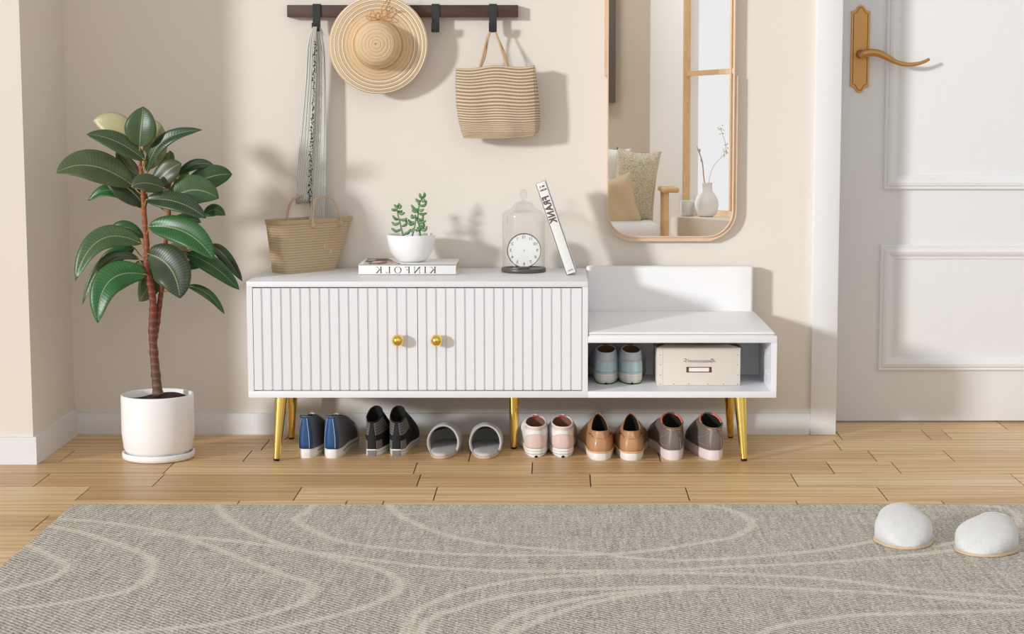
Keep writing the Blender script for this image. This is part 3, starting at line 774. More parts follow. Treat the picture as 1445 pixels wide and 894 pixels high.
def tface(Yc, amp, ph, shrink=0.0):
    def f(u, v):
        (ya, xa), (yb, xb) = edge(left, u), edge(right, u)
        px = lerp(xa, xb, v); py = lerp(ya, yb, v)+ (1.8*math.sin(v*PI*3)*(1-u) + 2.0*math.sin(v*PI)*u)
        p = at_y(px, py, Yc)
        bul = math.sin(v*PI)**.5*math.sin(min(1, u*1.02)*PI*.94)**.5
        p.y -= amp*bul + (.004*math.sin(v*9+u*3+ph)+.003*math.sin(v*17-u*4))*(.3+.7*u)*bul*(1 if amp > 0 else .5)
        return p
    return f
fF = tface(-.088, .014, 0); fB = tface(-.052, -.012, 1.0)
V, Fc, UV = grid(fF, 50, 50); o = obj('front_panel', V, Fc, htm, tote, uv=UV); solid(o, .0015, 0)
V, Fc, UV = grid(fB, 30, 30); o = obj('back_panel', V, Fc, htm, tote, uv=UV); solid(o, .0015, 0)
def gus(vv, bulge):
    def f(u, w):
        a_, b_ = fF(u, vv), fB(u, vv); p = lerp(a_, b_, w); p.x += bulge*math.sin(w*PI)*math.sin(u*PI*.95+.1); return p
    return f
V, Fc, UV = grid(gus(1, .010), 30, 10); o = obj('side_panel', V, Fc, htm, tote, uv=[(a, b*.2) for a, b in UV]); solid(o, .0015, 0)
V, Fc, UV = grid(gus(0, -.004), 30, 10); o = obj('side_panel', V, Fc, htm, tote, uv=[(a, b*.2) for a, b in UV]); solid(o, .0015, 0)
V, Fc, UV = grid(lambda u, w: lerp(fF(1, u), fB(1, u), w), 30, 6); o = obj('bottom_panel', V, Fc, htm, tote, uv=UV); solid(o, .0015, 0)
ed = []
for fn, vs in ((fF, (0, 1)), (fB, (1,))):
    for vv in vs: ed.append(gtube([fn(k/24, vv) for k in range(25)], .0012, 6))
    ed.append(gtube([fn(0, k/24) for k in range(25)], .0013, 6))
ed.append(gtube([fF(1, k/24) for k in range(25)], .0013, 6))
obj('piping', *merge(ed), jt, tote)
for (ya, xo) in ((-.089, 0), (-.053, 3)):
    hz = hk[2][1]; hx = hk[2][0]
    P = [at_y(676+xo*.3, 98, ya), at_y(681+xo, 80, ya*.5-.028), at_y(687+xo*.5, 55, -.055), Vector((hx-.006, -.053, hz+.004)), Vector((hx, -.053, hz+.0065)), Vector((hx+.006, -.053, hz+.004)), at_y(703, 55, -.055), at_y(710+xo, 78, ya*.5-.028), at_y(717+xo*.3, 98, ya)]
    obj('handle', *gtube(spline(P, 6), .0032, 8, flat=.5, up=Vector((0, 1, 0))), jt, tote)

# ------------------------------------------------------------------ wall mirror and the room it reflects
TILT = math.radians(.8)
YM = -.030
gl0 = at_y(858, 333, YM); gl1 = at_y(1035, 200, YM)
mx0, mx1 = gl0.x, at_y(1034.5, 200, YM).x; mz0 = gl0.z; mz1 = mz0+1.12
def rrect(x0, x1, z0, z1, r, n=10):
    P = []
    for (cx_, cz_, a0) in ((x1-r, z0+r, -PI/2), (x1-r, z1-r, 0), (x0+r, z1-r, PI/2), (x0+r, z0+r, PI)):
        for k in range(n+1):
            a = a0+PI/2*k/n; P.append((cx_+r*math.cos(a), cz_+r*math.sin(a)))
    return P
mir = thing('wall_mirror', 'tall rounded mirror with pale wood frame on the wall above the bench', 'mirror', ((mx0+mx1)/2, -.015, mz0))
RC = .078
def MN(): N = NT('mirror_glass'); N.b.inputs['Metallic'].default_value = 1; N.b.inputs['Roughness'].default_value = 0.0; N.b.inputs['Base Color'].default_value = (.97, .975, .97, 1); return N.m
P = rrect(mx0, mx1, mz0, mz1, RC)
def ymir(z): return YM+(z-mz0)*math.tan(TILT)
V = [Vector((x, ymir(z), z)) for x, z in P]+[Vector((x, ymir(z)+.003, z)) for x, z in P]; n = len(P)
obj('mirror_glass', V, [tuple(range(n)), tuple(range(n, 2*n))[::-1]]+[(i, (i+1) % n, (i+1) % n+n, i+n) for i in range(n)], MN(), mir, smooth=False)
def rim_sweep(o_in, o_out, y0, y1, sel=None):
    A = rrect(mx0-o_in, mx1+o_in, mz0-o_in, mz1+o_in, RC+o_in); B = rrect(mx0-o_out, mx1+o_out, mz0-o_out, mz1+o_out, RC+o_out)
    n = len(A); V, Fc = [], []
    for a_, b_ in zip(A, B): V += [Vector((a_[0], y1, a_[1])), Vector((a_[0], y0, a_[1])), Vector((b_[0], y0, b_[1])), Vector((b_[0], y1, b_[1]))]
    for i in range(n):
        j = (i+1) % n
        for q in range(4): Fc.append((i*4+q, i*4+(q+1) % 4, j*4+(q+1) % 4, j*4+q))
    return V, Fc
fix(obj('inner_rim', *rim_sweep(0, .003, -.036, 0), M['rose'], mir), 40)
# outer wooden band: lower left corner round to the right side, and the upper left side
zcut = at_y(1037, 107, -.03).z
def band_seg(path, w, y0, y1):
    V, Fc = [], []; n = len(path)
    for i, p in enumerate(path):
        d = Vector((path[min(i+1, n-1)][0]-path[max(i-1, 0)][0], path[min(i+1, n-1)][1]-path[max(i-1, 0)][1])).normalized(); nn = Vector((d.y, -d.x))
        ww = w if not callable(w) else w(i/(n-1))
        q = (p[0]+nn.x*ww, p[1]+nn.y*ww)
        V += [Vector((p[0], y1, p[1])), Vector((p[0], y0, p[1])), Vector((q[0], y0, q[1])), Vector((q[0], y1, q[1]))]
    for i in range(n-1):
        for q in range(4): Fc.append((i*4+q, i*4+(q+1) % 4, (i+1)*4+(q+1) % 4, (i+1)*4+q))
    Fc += [(0, 1, 2, 3), tuple((n-1)*4+q for q in (3, 2, 1, 0))]; return V, Fc
o3 = .003
path = [(mx0-o3, mz0+RC*1.05)]
arcL = [(mx0+RC-(RC+o3)*math.cos(a), mz0+RC-(RC+o3)*math.sin(a)) for a in [PI/2*k/10 for k in range(1, 11)]]
arcR = [(mx1-RC+(RC+o3)*math.sin(a), mz0+RC-(RC+o3)*math.cos(a)) for a in [PI/2*k/10 for k in range(0, 11)]]
path = arcL[2:]+arcR+[(mx1+o3, lerp(mz0+RC, zcut, .5)), (mx1+o3, zcut)]
fr_ = fix(obj('frame', *band_seg(path, lambda t: min(.0125, .004+t*.06) if t < .5 else .0105, -.030, 0), M['palewood'], mir), 40)
zc2 = at_y(855, 107, -.03).z
fix(obj('frame', *band_seg([(mx0-o3, mz1-RC), (mx0-o3, zc2)], .009, -.030, 0), M['palewood'], mir), 40)

# reflected ray helper: a pixel in the glass -> point on the real plane y=Y behind the camera
nrm = Vector((0, -math.cos(TILT), math.sin(TILT)))
gp = Vector((0, YM, mz0))
def mr(px, py, Y):
    d = ray(px, py); t = (gp-CAM).dot(nrm)/d.dot(nrm); p = CAM+d*t; r = d-nrm*2*d.dot(nrm)
    return p+r*((Y-p.y)/r.y)
YW = -8.6
dimw = mat('far_wall_paint', (196, 184, 168), .9, var=.02, scale=3)
whw = mat('white_wall_paint', (252, 252, 252), .9, var=.01)
xw = mr(917, 200, YW).x
struct('wall_rear', *gbox(.26, xw+.02, YW-.1, YW, 0, 3.2), dimw)
xd = mr(868, 100, YW).x; zd = mr(868, 145, YW).z
cabn = fix(obj('tall_cabinet', *merge([gbox(.26, xd, YW+.004, YW+.12, zd, 3.0, .003)]), mat('dark_taupe_board', (92, 82, 74), .6)), 35)
tag(cabn, 'dark taupe cabinet edge seen at the left side inside the mirror', 'cabinet')
# oblique window wall
A0 = mr(917, 200, YW); A0.z = 0
B0_ = mr(1075, 200, -7.2); B0_.z = 0
dirw = (B0_-A0).normalized(); nw = Vector((-dirw.y, dirw.x, 0))   # nw points toward the mirror side
if nw.y < 0: nw = -nw
def OB(s, d, z): return A0+dirw*s+nw*d+Vector((0, 0, z))
def ob_box(s0, s1, d0, d1, z0, z1, bev=0):
    V, Fc = gbox(s0, s1, d0, d1, z0, z1, bev); return [OB(v.x, v.y, v.z) for v in V], Fc
def s_of(px, py=200, d=0):
    # where the reflected ray meets the oblique wall line shifted by d
    best = None
    p0 = mr(px, py, -6.5); p1 = mr(px, py, -9.0); r = p1-p0
    q = A0+nw*d
    den = r.x*dirw.y-r.y*dirw.x; t = ((q.x-p0.x)*dirw.y-(q.y-p0.y)*dirw.x)/den; p = p0+r*t
    return (p-q).dot(dirw), p.z
s0, _ = s_of(965); s1, _ = s_of(1080); smid, _ = s_of(1029)
_, zsill = s_of(985, 283); _, zsf = s_of(985, 305, .2)
zs_ = s_of(1000, 282)[1]
wt = 3.1; DS = .34
zsill = s_of(985, 308, DS)[1]
struct('wall_right', *merge([ob_box(0, s0, -.12, 0, 0, 3.2), ob_box(s0, s1, -.12, 0, 0, zsill-.001), ob_box(s1, s1+.6, -.12, 0, 0, 3.2), ob_box(s0, s1, -.12, 0, wt, 3.2)]), whw)
sil = struct('window_sill', *ob_box(s_of(946, 300, DS)[0], s1+.3, .0, DS, 0, zsill, .004), mat('sill_plaster', (236, 228, 216), .8, var=.02)); sil.name = 'trim_3'
wx = s0+.045
win = struct('window_1', *merge([ob_box(s0, s0+.022, -.04, .01, zsill, wt), ob_box(s0+.022, s1-.022, -.04, .01, zsill, zsill+.04), ob_box(s0+.022, s1-.022, -.04, .01, wt-.04, wt), ob_box(s1-.022, s1, -.04, .01, zsill, wt)]), M['chairwood'])
zcb = s_of(1000, 102)[1]
obj('mullion', *ob_box(smid-.010, smid+.012, -.035, -.005, zsill+.04, wt-.04, .001), M['chairwood'], win, smooth=False)
obj('crossbar', *ob_box(s0+.022, s1-.022, -.033, -.008, zcb-.018, zcb+.018, .001), M['chairwood'], win, smooth=False)
# vase, twig, candle on the sill
def on_sill(px, d):
    s, z = s_of(px, 300, d); return OB(s, d, zsill)
vp = on_sill(997, .15); 
kv = 1/F*(abs(vp.y)+DW+0.0)    # metres per pixel at that reflected distance
vase = thing('vase', 'round white vase reflected in the mirror, on the window sill', 'vase', tuple(vp))
vr = 17*kv; vh = 48*kv
obj('vase_body', *glathe([(vr*.5, 0), (vr*.8, vh*.08), (vr, vh*.32), (vr*.96, vh*.48), (vr*.7, vh*.66), (vr*.46, vh*.75), (vr*.45, vh*.97), (vr*.47, vh), (vr*.38, vh*.98), (vr*.36, vh*.7), (.01, vh*.66)], vp, 40), mat('matte_white_vase', (238, 238, 238), .7, var=.01), vase)
top = vp+Vector((0, 0, vh*.7))
P = spline([top, top+Vector((-.5*kv*8, 0, 20*kv)), top+Vector((-7*kv, .02, 44*kv)), top+Vector((-15*kv, .03, 66*kv))], 5)
tw_ = [gtube(P, [.0045]*(len(P)-1)+[.002], 6)]
P2 = spline([top, top+Vector((8*kv, 0, 35*kv)), top+Vector((26*kv, .02, 60*kv)), top+Vector((18*kv, .02, 92*kv))], 5)
twig = thing('dried_twigs', 'dried twig standing in the white vase inside the mirror', 'twig', tuple(top))
obj('bare_stem', *merge(tw_+[gsphere(P[-3]+Vector((.004, 0, .01)), .007, 6, (1, 1, 2)), gsphere(P[-6]+Vector((-.006, 0, .01)), .006, 6, (1, 1, 2))]), mat('dry_twig', (196, 178, 140), .8), twig)
st2 = obj('blossom_stem', *gtube(P2, [.002]*len(P2), 5), mat('thin_stem', (206, 200, 186), .8), twig)
bl_ = []
rb = random.Random(4)
for q in (P2[-1], P2[-2], P2[-5], P2[9], P2[10]):
    for k in range(5): bl_.append(gsphere(q+Vector((rb.uniform(-.018, .018), 0, rb.uniform(-.02, .02))), .0055, 5))
obj('blossoms', *merge(bl_), mat('white_blossom', (226, 222, 212), .8), st2)
cp_ = on_sill(970, .22)
can = thing('candle_jar', 'white candle in a clear glass jar beside the vase inside the mirror', 'candle', tuple(cp_))
ch_ = 31*kv; cr = 11*kv
obj('wax', *glathe([(cr*.8, .003), (cr*.92, ch_*.3), (cr*.92, ch_*.72), (.002, ch_*.72)], cp_, 28), mat('white_wax', (236, 234, 230), .6), can)
obj('jar', *(lambda g_: (g_[0], g_[1][:-1]))(glathe([(cr*.85, .0), (cr, ch_*.1), (cr, ch_*.95), (cr*.97, ch_)], cp_, 28)), GL, can)
# armchair
YCH = -7.15
def mc(px, py, Y=YCH): return mr(px, py, Y)
km = (DW+abs(YCH))/F
seatc = mc(895, 333)
chair = thing('armchair', 'white upholstered armchair with honey wood arms seen in the mirror', 'armchair', (mc(890, 333).x-.1, YCH-.25, 0))
pst = mc(940.5, 300); arm_z = mc(940, 268).z; armx = pst.x
sx1 = mc(932, 320).x; sz1 = mc(890, 312).z
sx0 = sx1-.62
def puffbox(x0, x1, y0, y1, z0, z1, r=.06):
    V, Fc = gbox(x0, x1, y0, y1, z0, z1, r, 5); return V, Fc
obj('seat_cushion', *puffbox(sx0, sx1, YCH-.55, YCH+.08, sz1-.17, sz1, .07), mat('white_upholstery', (232, 231, 230), .9, var=.02, bump=.2, bscale=400), chair)
obj('seat_back', *puffbox(sx0+.03, sx1-.12, YCH-.66, YCH-.5, sz1-.05, sz1+.32, .06), mat('white_upholstery_back', (226, 226, 226), .9, var=.02, bump=.2, bscale=400), chair)
for xx in (armx, sx0-.05):
    fix(obj('arm', *gbox(xx-.035 if xx == armx else xx-.03, xx+.085 if xx == armx else xx+.03, YCH-.50, YCH+.03, arm_z-.018, arm_z+.018, .014, 4), M['chairwood'], chair), 60)
    for yy in (YCH-.02, YCH-.45):
        fix(obj('leg', *gbox(xx-.017, xx+.017, yy-.02, yy+.02, 0, arm_z-.012, .006, 3), M['chairwood'], chair), 60)
for yy in (YCH-.02, YCH-.45):
    fix(obj('seat_rail', *gbox(sx0-.05, armx, yy-.015, yy+.015, sz1-.22, sz1-.165, .004), M['chairwood'], chair), 60)
def pillow(name, label, c, w, h, d, rot, m, tilt=-.25):
    o = thing(name, label, 'cushion', tuple(c-Vector((0, 0, h/2))), 'cushions on the armchair')
    V, Fc = [], []; n = 22
    def f(u, v, sgn):
        x = (u-.5)*2; z = (v-.5)*2
        pin = 1-.09*(1-abs(x)**2)*abs(z)**3; pin2 = 1-.09*(1-abs(z)**2)*abs(x)**3
        th = sgn*d/2*max(0, (1-x**4)*(1-z**4))**.55
        return Vector((x*w/2*pin2, th+.006*math.sin(x*7+z*3)*(1 if sgn < 0 else -1)*(1-abs(x)), z*h/2*pin))
    R = Matrix.Rotation(rot, 3, 'Y') @ Matrix.Rotation(tilt, 3, 'X')
    g1 = grid(lambda u, v: c+R @ f(u, v, 1), n, n); g2 = grid(lambda u, v: c+R @ f(u, v, -1), n, n)
    V, Fc = merge([g1[:2], g2[:2]])
    ob_ = obj('pillow_cover', V, Fc, m, o)
    bm = bmesh.new(); bm.from_mesh(ob_.data); bmesh.ops.remove_doubles(bm, verts=bm.verts, dist=.0005); bmesh.ops.recalc_face_normals(bm, faces=bm.faces); bm.to_mesh(ob_.data); bm.free()
    return o
def boucle():
    N = NT('beige_boucle'); v = N.n('ShaderNodeTexVoronoi'); v.inputs['Scale'].default_value = 95; N.l(N.co(), v.inputs['Vector'])
    N.l(N.mix(v.outputs['Distance'], lin((236, 230, 212)), lin((176, 164, 136))), N.b.inputs['Base Color']); N.b.inputs['Roughness'].default_value = .95
    N.bump(v.outputs['Distance'], -.9, .008); return N.m
pillow('cushion', 'large nubby beige cushion leaning on the armchair inside the mirror', mc(896, 262, YCH-.24), 64*km, 108*km, .15, .10, boucle())
pillow('cushion', 'smooth tan cushion in front of the nubby one inside the mirror', mc(866, 285, YCH-.06), 66*km, 78*km, .14, -.25, mat('tan_linen', (216, 196, 164), .9, var=.06, bump=.2, bscale=300), -.35)
pillow('cushion', 'white cushion at the rear of the armchair inside the mirror', mc(858, 250, YCH-.40), 60*km, 92*km, .12, .08, mat('white_linen', (236, 236, 236), .9, var=.02))

# ------------------------------------------------------------------ rubber plant
pfr = at_z(223.5, 655, 0)
rS = (at_z(274, 643, 0).x-at_z(173.5, 643, 0).x)/2
PC = Vector((at_y(223.0, 600, pfr.y+rS).x, pfr.y+rS, 0))
plant = thing('rubber_plant', 'tall rubber plant with dark glossy leaves in a white round pot', 'potted plant', tuple(PC))
sh = .021
obj('saucer', *glathe([(rS*.9, 0), (rS*.98, .003), (rS, .009), (rS, sh-.002), (rS*.98, sh), (rS*.94, sh), (rS*.92, .012), (.01, .011)], PC, 64), M['ceramic'], plant)
rP = (at_y(272.5, 600, PC.y).x-at_y(171.5, 600, PC.y).x)/2; hP = at_y(222, 563, PC.y-rP).z
obj('pot', *glathe([(rP*.7, .0115), (rP*.86, .015), (rP*.955, .035), (rP, .075), (rP, hP-.006), (rP*.99, hP-.001), (rP*.965, hP), (rP*.93, hP-.002), (rP*.92, hP-.05), (rP*.05, hP-.055)], PC, 64), M['ceramic'], plant)
def soilf(u, v):
    r = u*rP*.935; a = 2*PI*v
    return PC+Vector((r*math.cos(a), r*math.sin(a), hP-.010+.006*math.sin(a*3+u*4)*u-.006*u))
V, Fc, UV = grid(soilf, 16, 48, wrap=True); obj('soil', V, Fc, M['soil'], plant)
def trunk_mat():
    N = NT('ringed_bark'); co = N.co(); z = N.xyz(co)[2]
    n1 = N.noise(60, co, 4)
    rings = N.math('POWER', N.math('ABSOLUTE', N.math('SINE', N.math('ADD', N.math('MULTIPLY', z, 150.0), N.math('MULTIPLY', n1, 2.5)))), 8.0)
    hcol = N.ramp(N.math('DIVIDE', z, 1.0), [(.18, lin((104, 84, 66))), (.32, lin((112, 62, 48))), (.5, lin((134, 60, 44))), (.72, lin((168, 92, 56)))])
    c = N.mix(N.math('MULTIPLY', n1, .5), hcol, lin((70, 44, 36))); c = N.mix(N.math('MULTIPLY', rings, .22), c, lin((196, 150, 110)))
    N.l(c, N.b.inputs['Base Color']); N.b.inputs['Roughness'].default_value = .6; N.bump(N.math('ADD', n1, rings), .6, .002); return N.m
TM = trunk_mat(); PYc = PC.y-.0
def pp(px, py, dy=0): return at_y(px, py, PYc+dy)
trA = [(223, 558), (220, 530), (217, 495), (215, 462), (216, 430), (213, 405), (207, 380), (207, 345), (204, 310), (202, 275), (200, 250), (198, 232)]
trB = [(218, 478), (222, 455), (225, 430), (229, 400), (232, 370), (234, 340), (238, 310), (238, 285), (235, 262)]
PA = spline([pp(x, y, 0) for x, y in trA], 8); PB = spline([pp(x, y, .01+.02*i/8) for i, (x, y) in enumerate(trB)], 8)
def jag(P, r0, r1): return [lerp(r0, r1, (i/(len(P)-1))**.7)*(1+.06*math.sin(i*1.7)+.04*math.sin(i*.9)) for i in range(len(P))]
obj('trunk', *merge([gtube(PA, jag(PA, .0155, .0058), 14), gtube(PB, jag(PB, .009, .0055), 14)]), TM, plant)
def leaf_mat():
    N = NT('rubber_leaf'); uv = N.xyz(N.co('UV')); tn = N.n('ShaderNodeUVMap', uv_map='Tint'); ts = N.xyz(tn.outputs[0])
    s = N.math('ABSOLUTE', N.math('MULTIPLY_ADD', uv[1], 2, -1))
    mid = N.math('LESS_THAN', s, .035)
    ph = N.math('ADD', N.math('MULTIPLY', uv[0], 2*PI*26), N.math('MULTIPLY', s, -9.0))
    vein = N.math('MULTIPLY_ADD', N.math('SINE', ph), .5, .5); vs = N.math('POWER', vein, 5.0)
    nz = N.noise(25)
    dark = N.mix(nz, lin((20, 34, 25)), lin((46, 62, 40)))
    green = N.mix(nz, lin((14, 86, 34)), lin((40, 116, 50)))
    pale = N.mix(nz, lin((164, 170, 116)), lin((196, 178, 140)))
    c = N.mix(ts[0], dark, green); c = N.mix(ts[1], c, pale)
    c = N.mix(N.math('MULTIPLY', vs, .16), c, lin((128, 150, 100)))
    c = N.mix(N.math('MULTIPLY', N.math('POWER', s, 10.0), .3), c, lin((120, 150, 84)))
    c = N.mix(N.math('MULTIPLY', mid, .5), c, lin((176, 184, 130)))
    N.l(c, N.b.inputs['Base Color']); N.b.inputs['Roughness'].default_value = .36
    N.bump(vein, .12, .001); return N.m
LM = leaf_mat()
# base, mid, tip in photo pixels; half width (px), roll, depth of base/tip, tint(green, pale), fold
LV = [
 ((188, 262), (130, 234), (79, 244), 25, 35, .0, -.07, .25, .12, .35),
 ((192, 212), (165, 180), (131, 170), 20, 10, .03, .03, .1, 1.0, .1),
 ((204, 226), (165, 200), (122, 189), 15, 35, -.02, -.05, .2, .05, .3),
 ((197, 206), (199, 180), (202, 150), 23, 5, -.03, -.03, .25, .05, .35),
 ((204, 238), (219, 205), (217, 168), 17, 0, .03, .04, .1, .7, .15),
 ((208, 244), (230, 200), (285, 183), 11, 25, .0, -.04, .2, .0, .3),
 ((206, 292), (176, 262), (146, 250), 20, 20, .04, .03, .0, .0, .2),
 ((200, 248), (180, 235), (166, 206), 12, 20, .02, .03, .0, .1, .3),
 ((182, 284), (155, 268), (124, 283), 10, 30, .05, .04, .8, .0, .3),
 ((233, 266), (205, 258), (185, 264), 14, 30, -.03, -.07, .1, .05, .35),
 ((216, 262), (236, 242), (256, 230), 16, 15, .0, -.01, .0, .1, .25),
 ((226, 250), (236, 230), (240, 212), 11, 10, .05, .06, .5, .2, .3),
 ((252, 246), (275, 232), (302, 233), 8, 20, .05, .05, .2, .0, .3),
 ((262, 268), (295, 250), (328, 246), 18, 15, .03, .06, .3, .0, .25),
 ((240, 285), (272, 268), (309, 280), 22, 15, -.01, .0, .45, .05, .3),
 ((206, 282), (250, 285), (291, 308), 15, 30, -.03, -.07, .1, .0, .3),
 ((288, 305), (302, 296), (318, 304), 9, 15, .06, .06, .7, .0, .2),
 ((210, 320), (262, 328), (302, 366), 20, 20, -.03, -.10, .65, .0, .35),
 ((298, 346), (318, 362), (342, 397), 9, 10, .03, .06, .1, .0, .3),
 ((262, 358), (300, 375), (338, 409), 13, 20, .0, .02, .55, .0, .35),
 ((208, 358), (240, 378), (254, 421), 28, 5, -.03, -.10, .0, .02, .22),
 ((264, 404), (292, 414), (317, 443), 7, 25, .02, .03, .2, .0, .3),
 ((200, 344), (142, 338), (106, 396), 17, 20, .0, -.07, .5, .08, .35),
 ((202, 336), (175, 320), (151, 332), 10, 30, .03, .04, .6, .0, .3),
 ((196, 366), (150, 368), (116, 429), 8, 15, .02, -.02, .3, .08, .3),
 ((190, 350), (160, 362), (136, 382), 12, 10, .05, .05, .7, .0, .3),
 ((208, 388), (155, 396), (138, 456), 21, 10, -.01, -.08, .85, .0, .3),
 ((222, 380), (212, 400), (196, 425), 17, 10, .04, .05, .4, .1, .25),
 ((212, 384), (200, 376), (187, 378), 9, 20, .03, .03, .8, .0, .3),
 ((234, 362), (248, 350), (268, 360), 9, 30, .02, .04, .2, .35, .3),
 ((222, 288), (228, 270), (242, 250), 11, 10, .03, .04, .0, .3, .2),
 ((246, 262), (256, 250), (262, 230), 10, 5, .06, .07, .1, .7, .2),
 ((236, 366), (262, 374), (292, 372), 8, 30, .04, .05, .8, .0, .3),
 ((240, 315), (262, 308), (284, 314), 8, 20, .03, .04, .3, .0, .3),
]
def wprof(t):
    return max(0.0, (math.sin(PI*min(1, t**.88)))**.62) * (1 if t < .9 else lerp(1, .72, (t-.9)/.1)) + (0.0)
GV, GF, GU, GT = [], [], [], []
pet = []
for (b_, m_, t_2, hw_, roll, db, dt, tg, tpale, fold) in LV:
    A_ = pp(*b_, db); Mx = pp(*m_, (db+dt)/2-.01); T3 = pp(*t_2, dt)
    C_ = Mx*2-(A_+T3)/2
    w_ = hw_*(DW+PYc)/F; ro = math.radians(roll)
    nu, nv = 22, 10; n0 = len(GV)
    for i in range(nu+1):
        t = i/nu; p = A_*(1-t)**2+C_*2*t*(1-t)+T3*t*t; d = ((C_-A_)*(1-t)+(T3-C_)*t).normalized()
        side = d.cross(Vector((0, -1, 0))).normalized(); nr = side.cross(d).normalized()
        if nr.y > 0: nr = -nr
        if side.z < 0: side = -side
        sd = side*math.cos(ro)+Vector((0, 1, 0))*math.sin(ro); sd = (sd-d*sd.dot(d)).normalized(); n2 = sd.cross(d).normalized()
        if n2.y > 0: n2 = -n2
        ww = w_*wprof(t)
        for j in range(nv+1):
            s = j/nv*2-1
            q = p+sd*s*ww+n2*(abs(s)**1.3*ww*fold) + n2*(.0015*math.sin(t*9+s*2)*s)
            q -= n2*(.25*ww*abs(s)**3)
            GV.append(q); GU.append((t, j/nv)); GT.append((tg, tpale))
    for i in range(nu):
        for j in range(nv):
            a = n0+i*(nv+1)+j; GF.append((a, a+1, a+nv+2, a+nv+1))
    # petiole to the nearest trunk point lower down
    best = min(PA[30:]+PB[20:], key=lambda q: (q-(A_-Vector((0, 0, .025)))).length)
    if (best-A_).length < .16:
        pet.append(gtube(spline([best, lerp(best, A_, .55)+Vector((0, 0, -.004)), A_, lerp(A_, C_, .08)], 4), .0019, 6))
o = obj('foliage', GV, GF, LM, plant, uv=GU, uv2=GT); solid(o, .0008, 0)
obj('leaf_stalks', *merge(pet), mat('leaf_stalk', (176, 132, 72), .5, var=.2, scale=60), plant)
obj('leaf_bud', *gtube([pp(198, 234), pp(199, 224), pp(201, 212)], [.004, .0035, .0008], 8), mat('red_bud', (170, 76, 50), .5), plant)

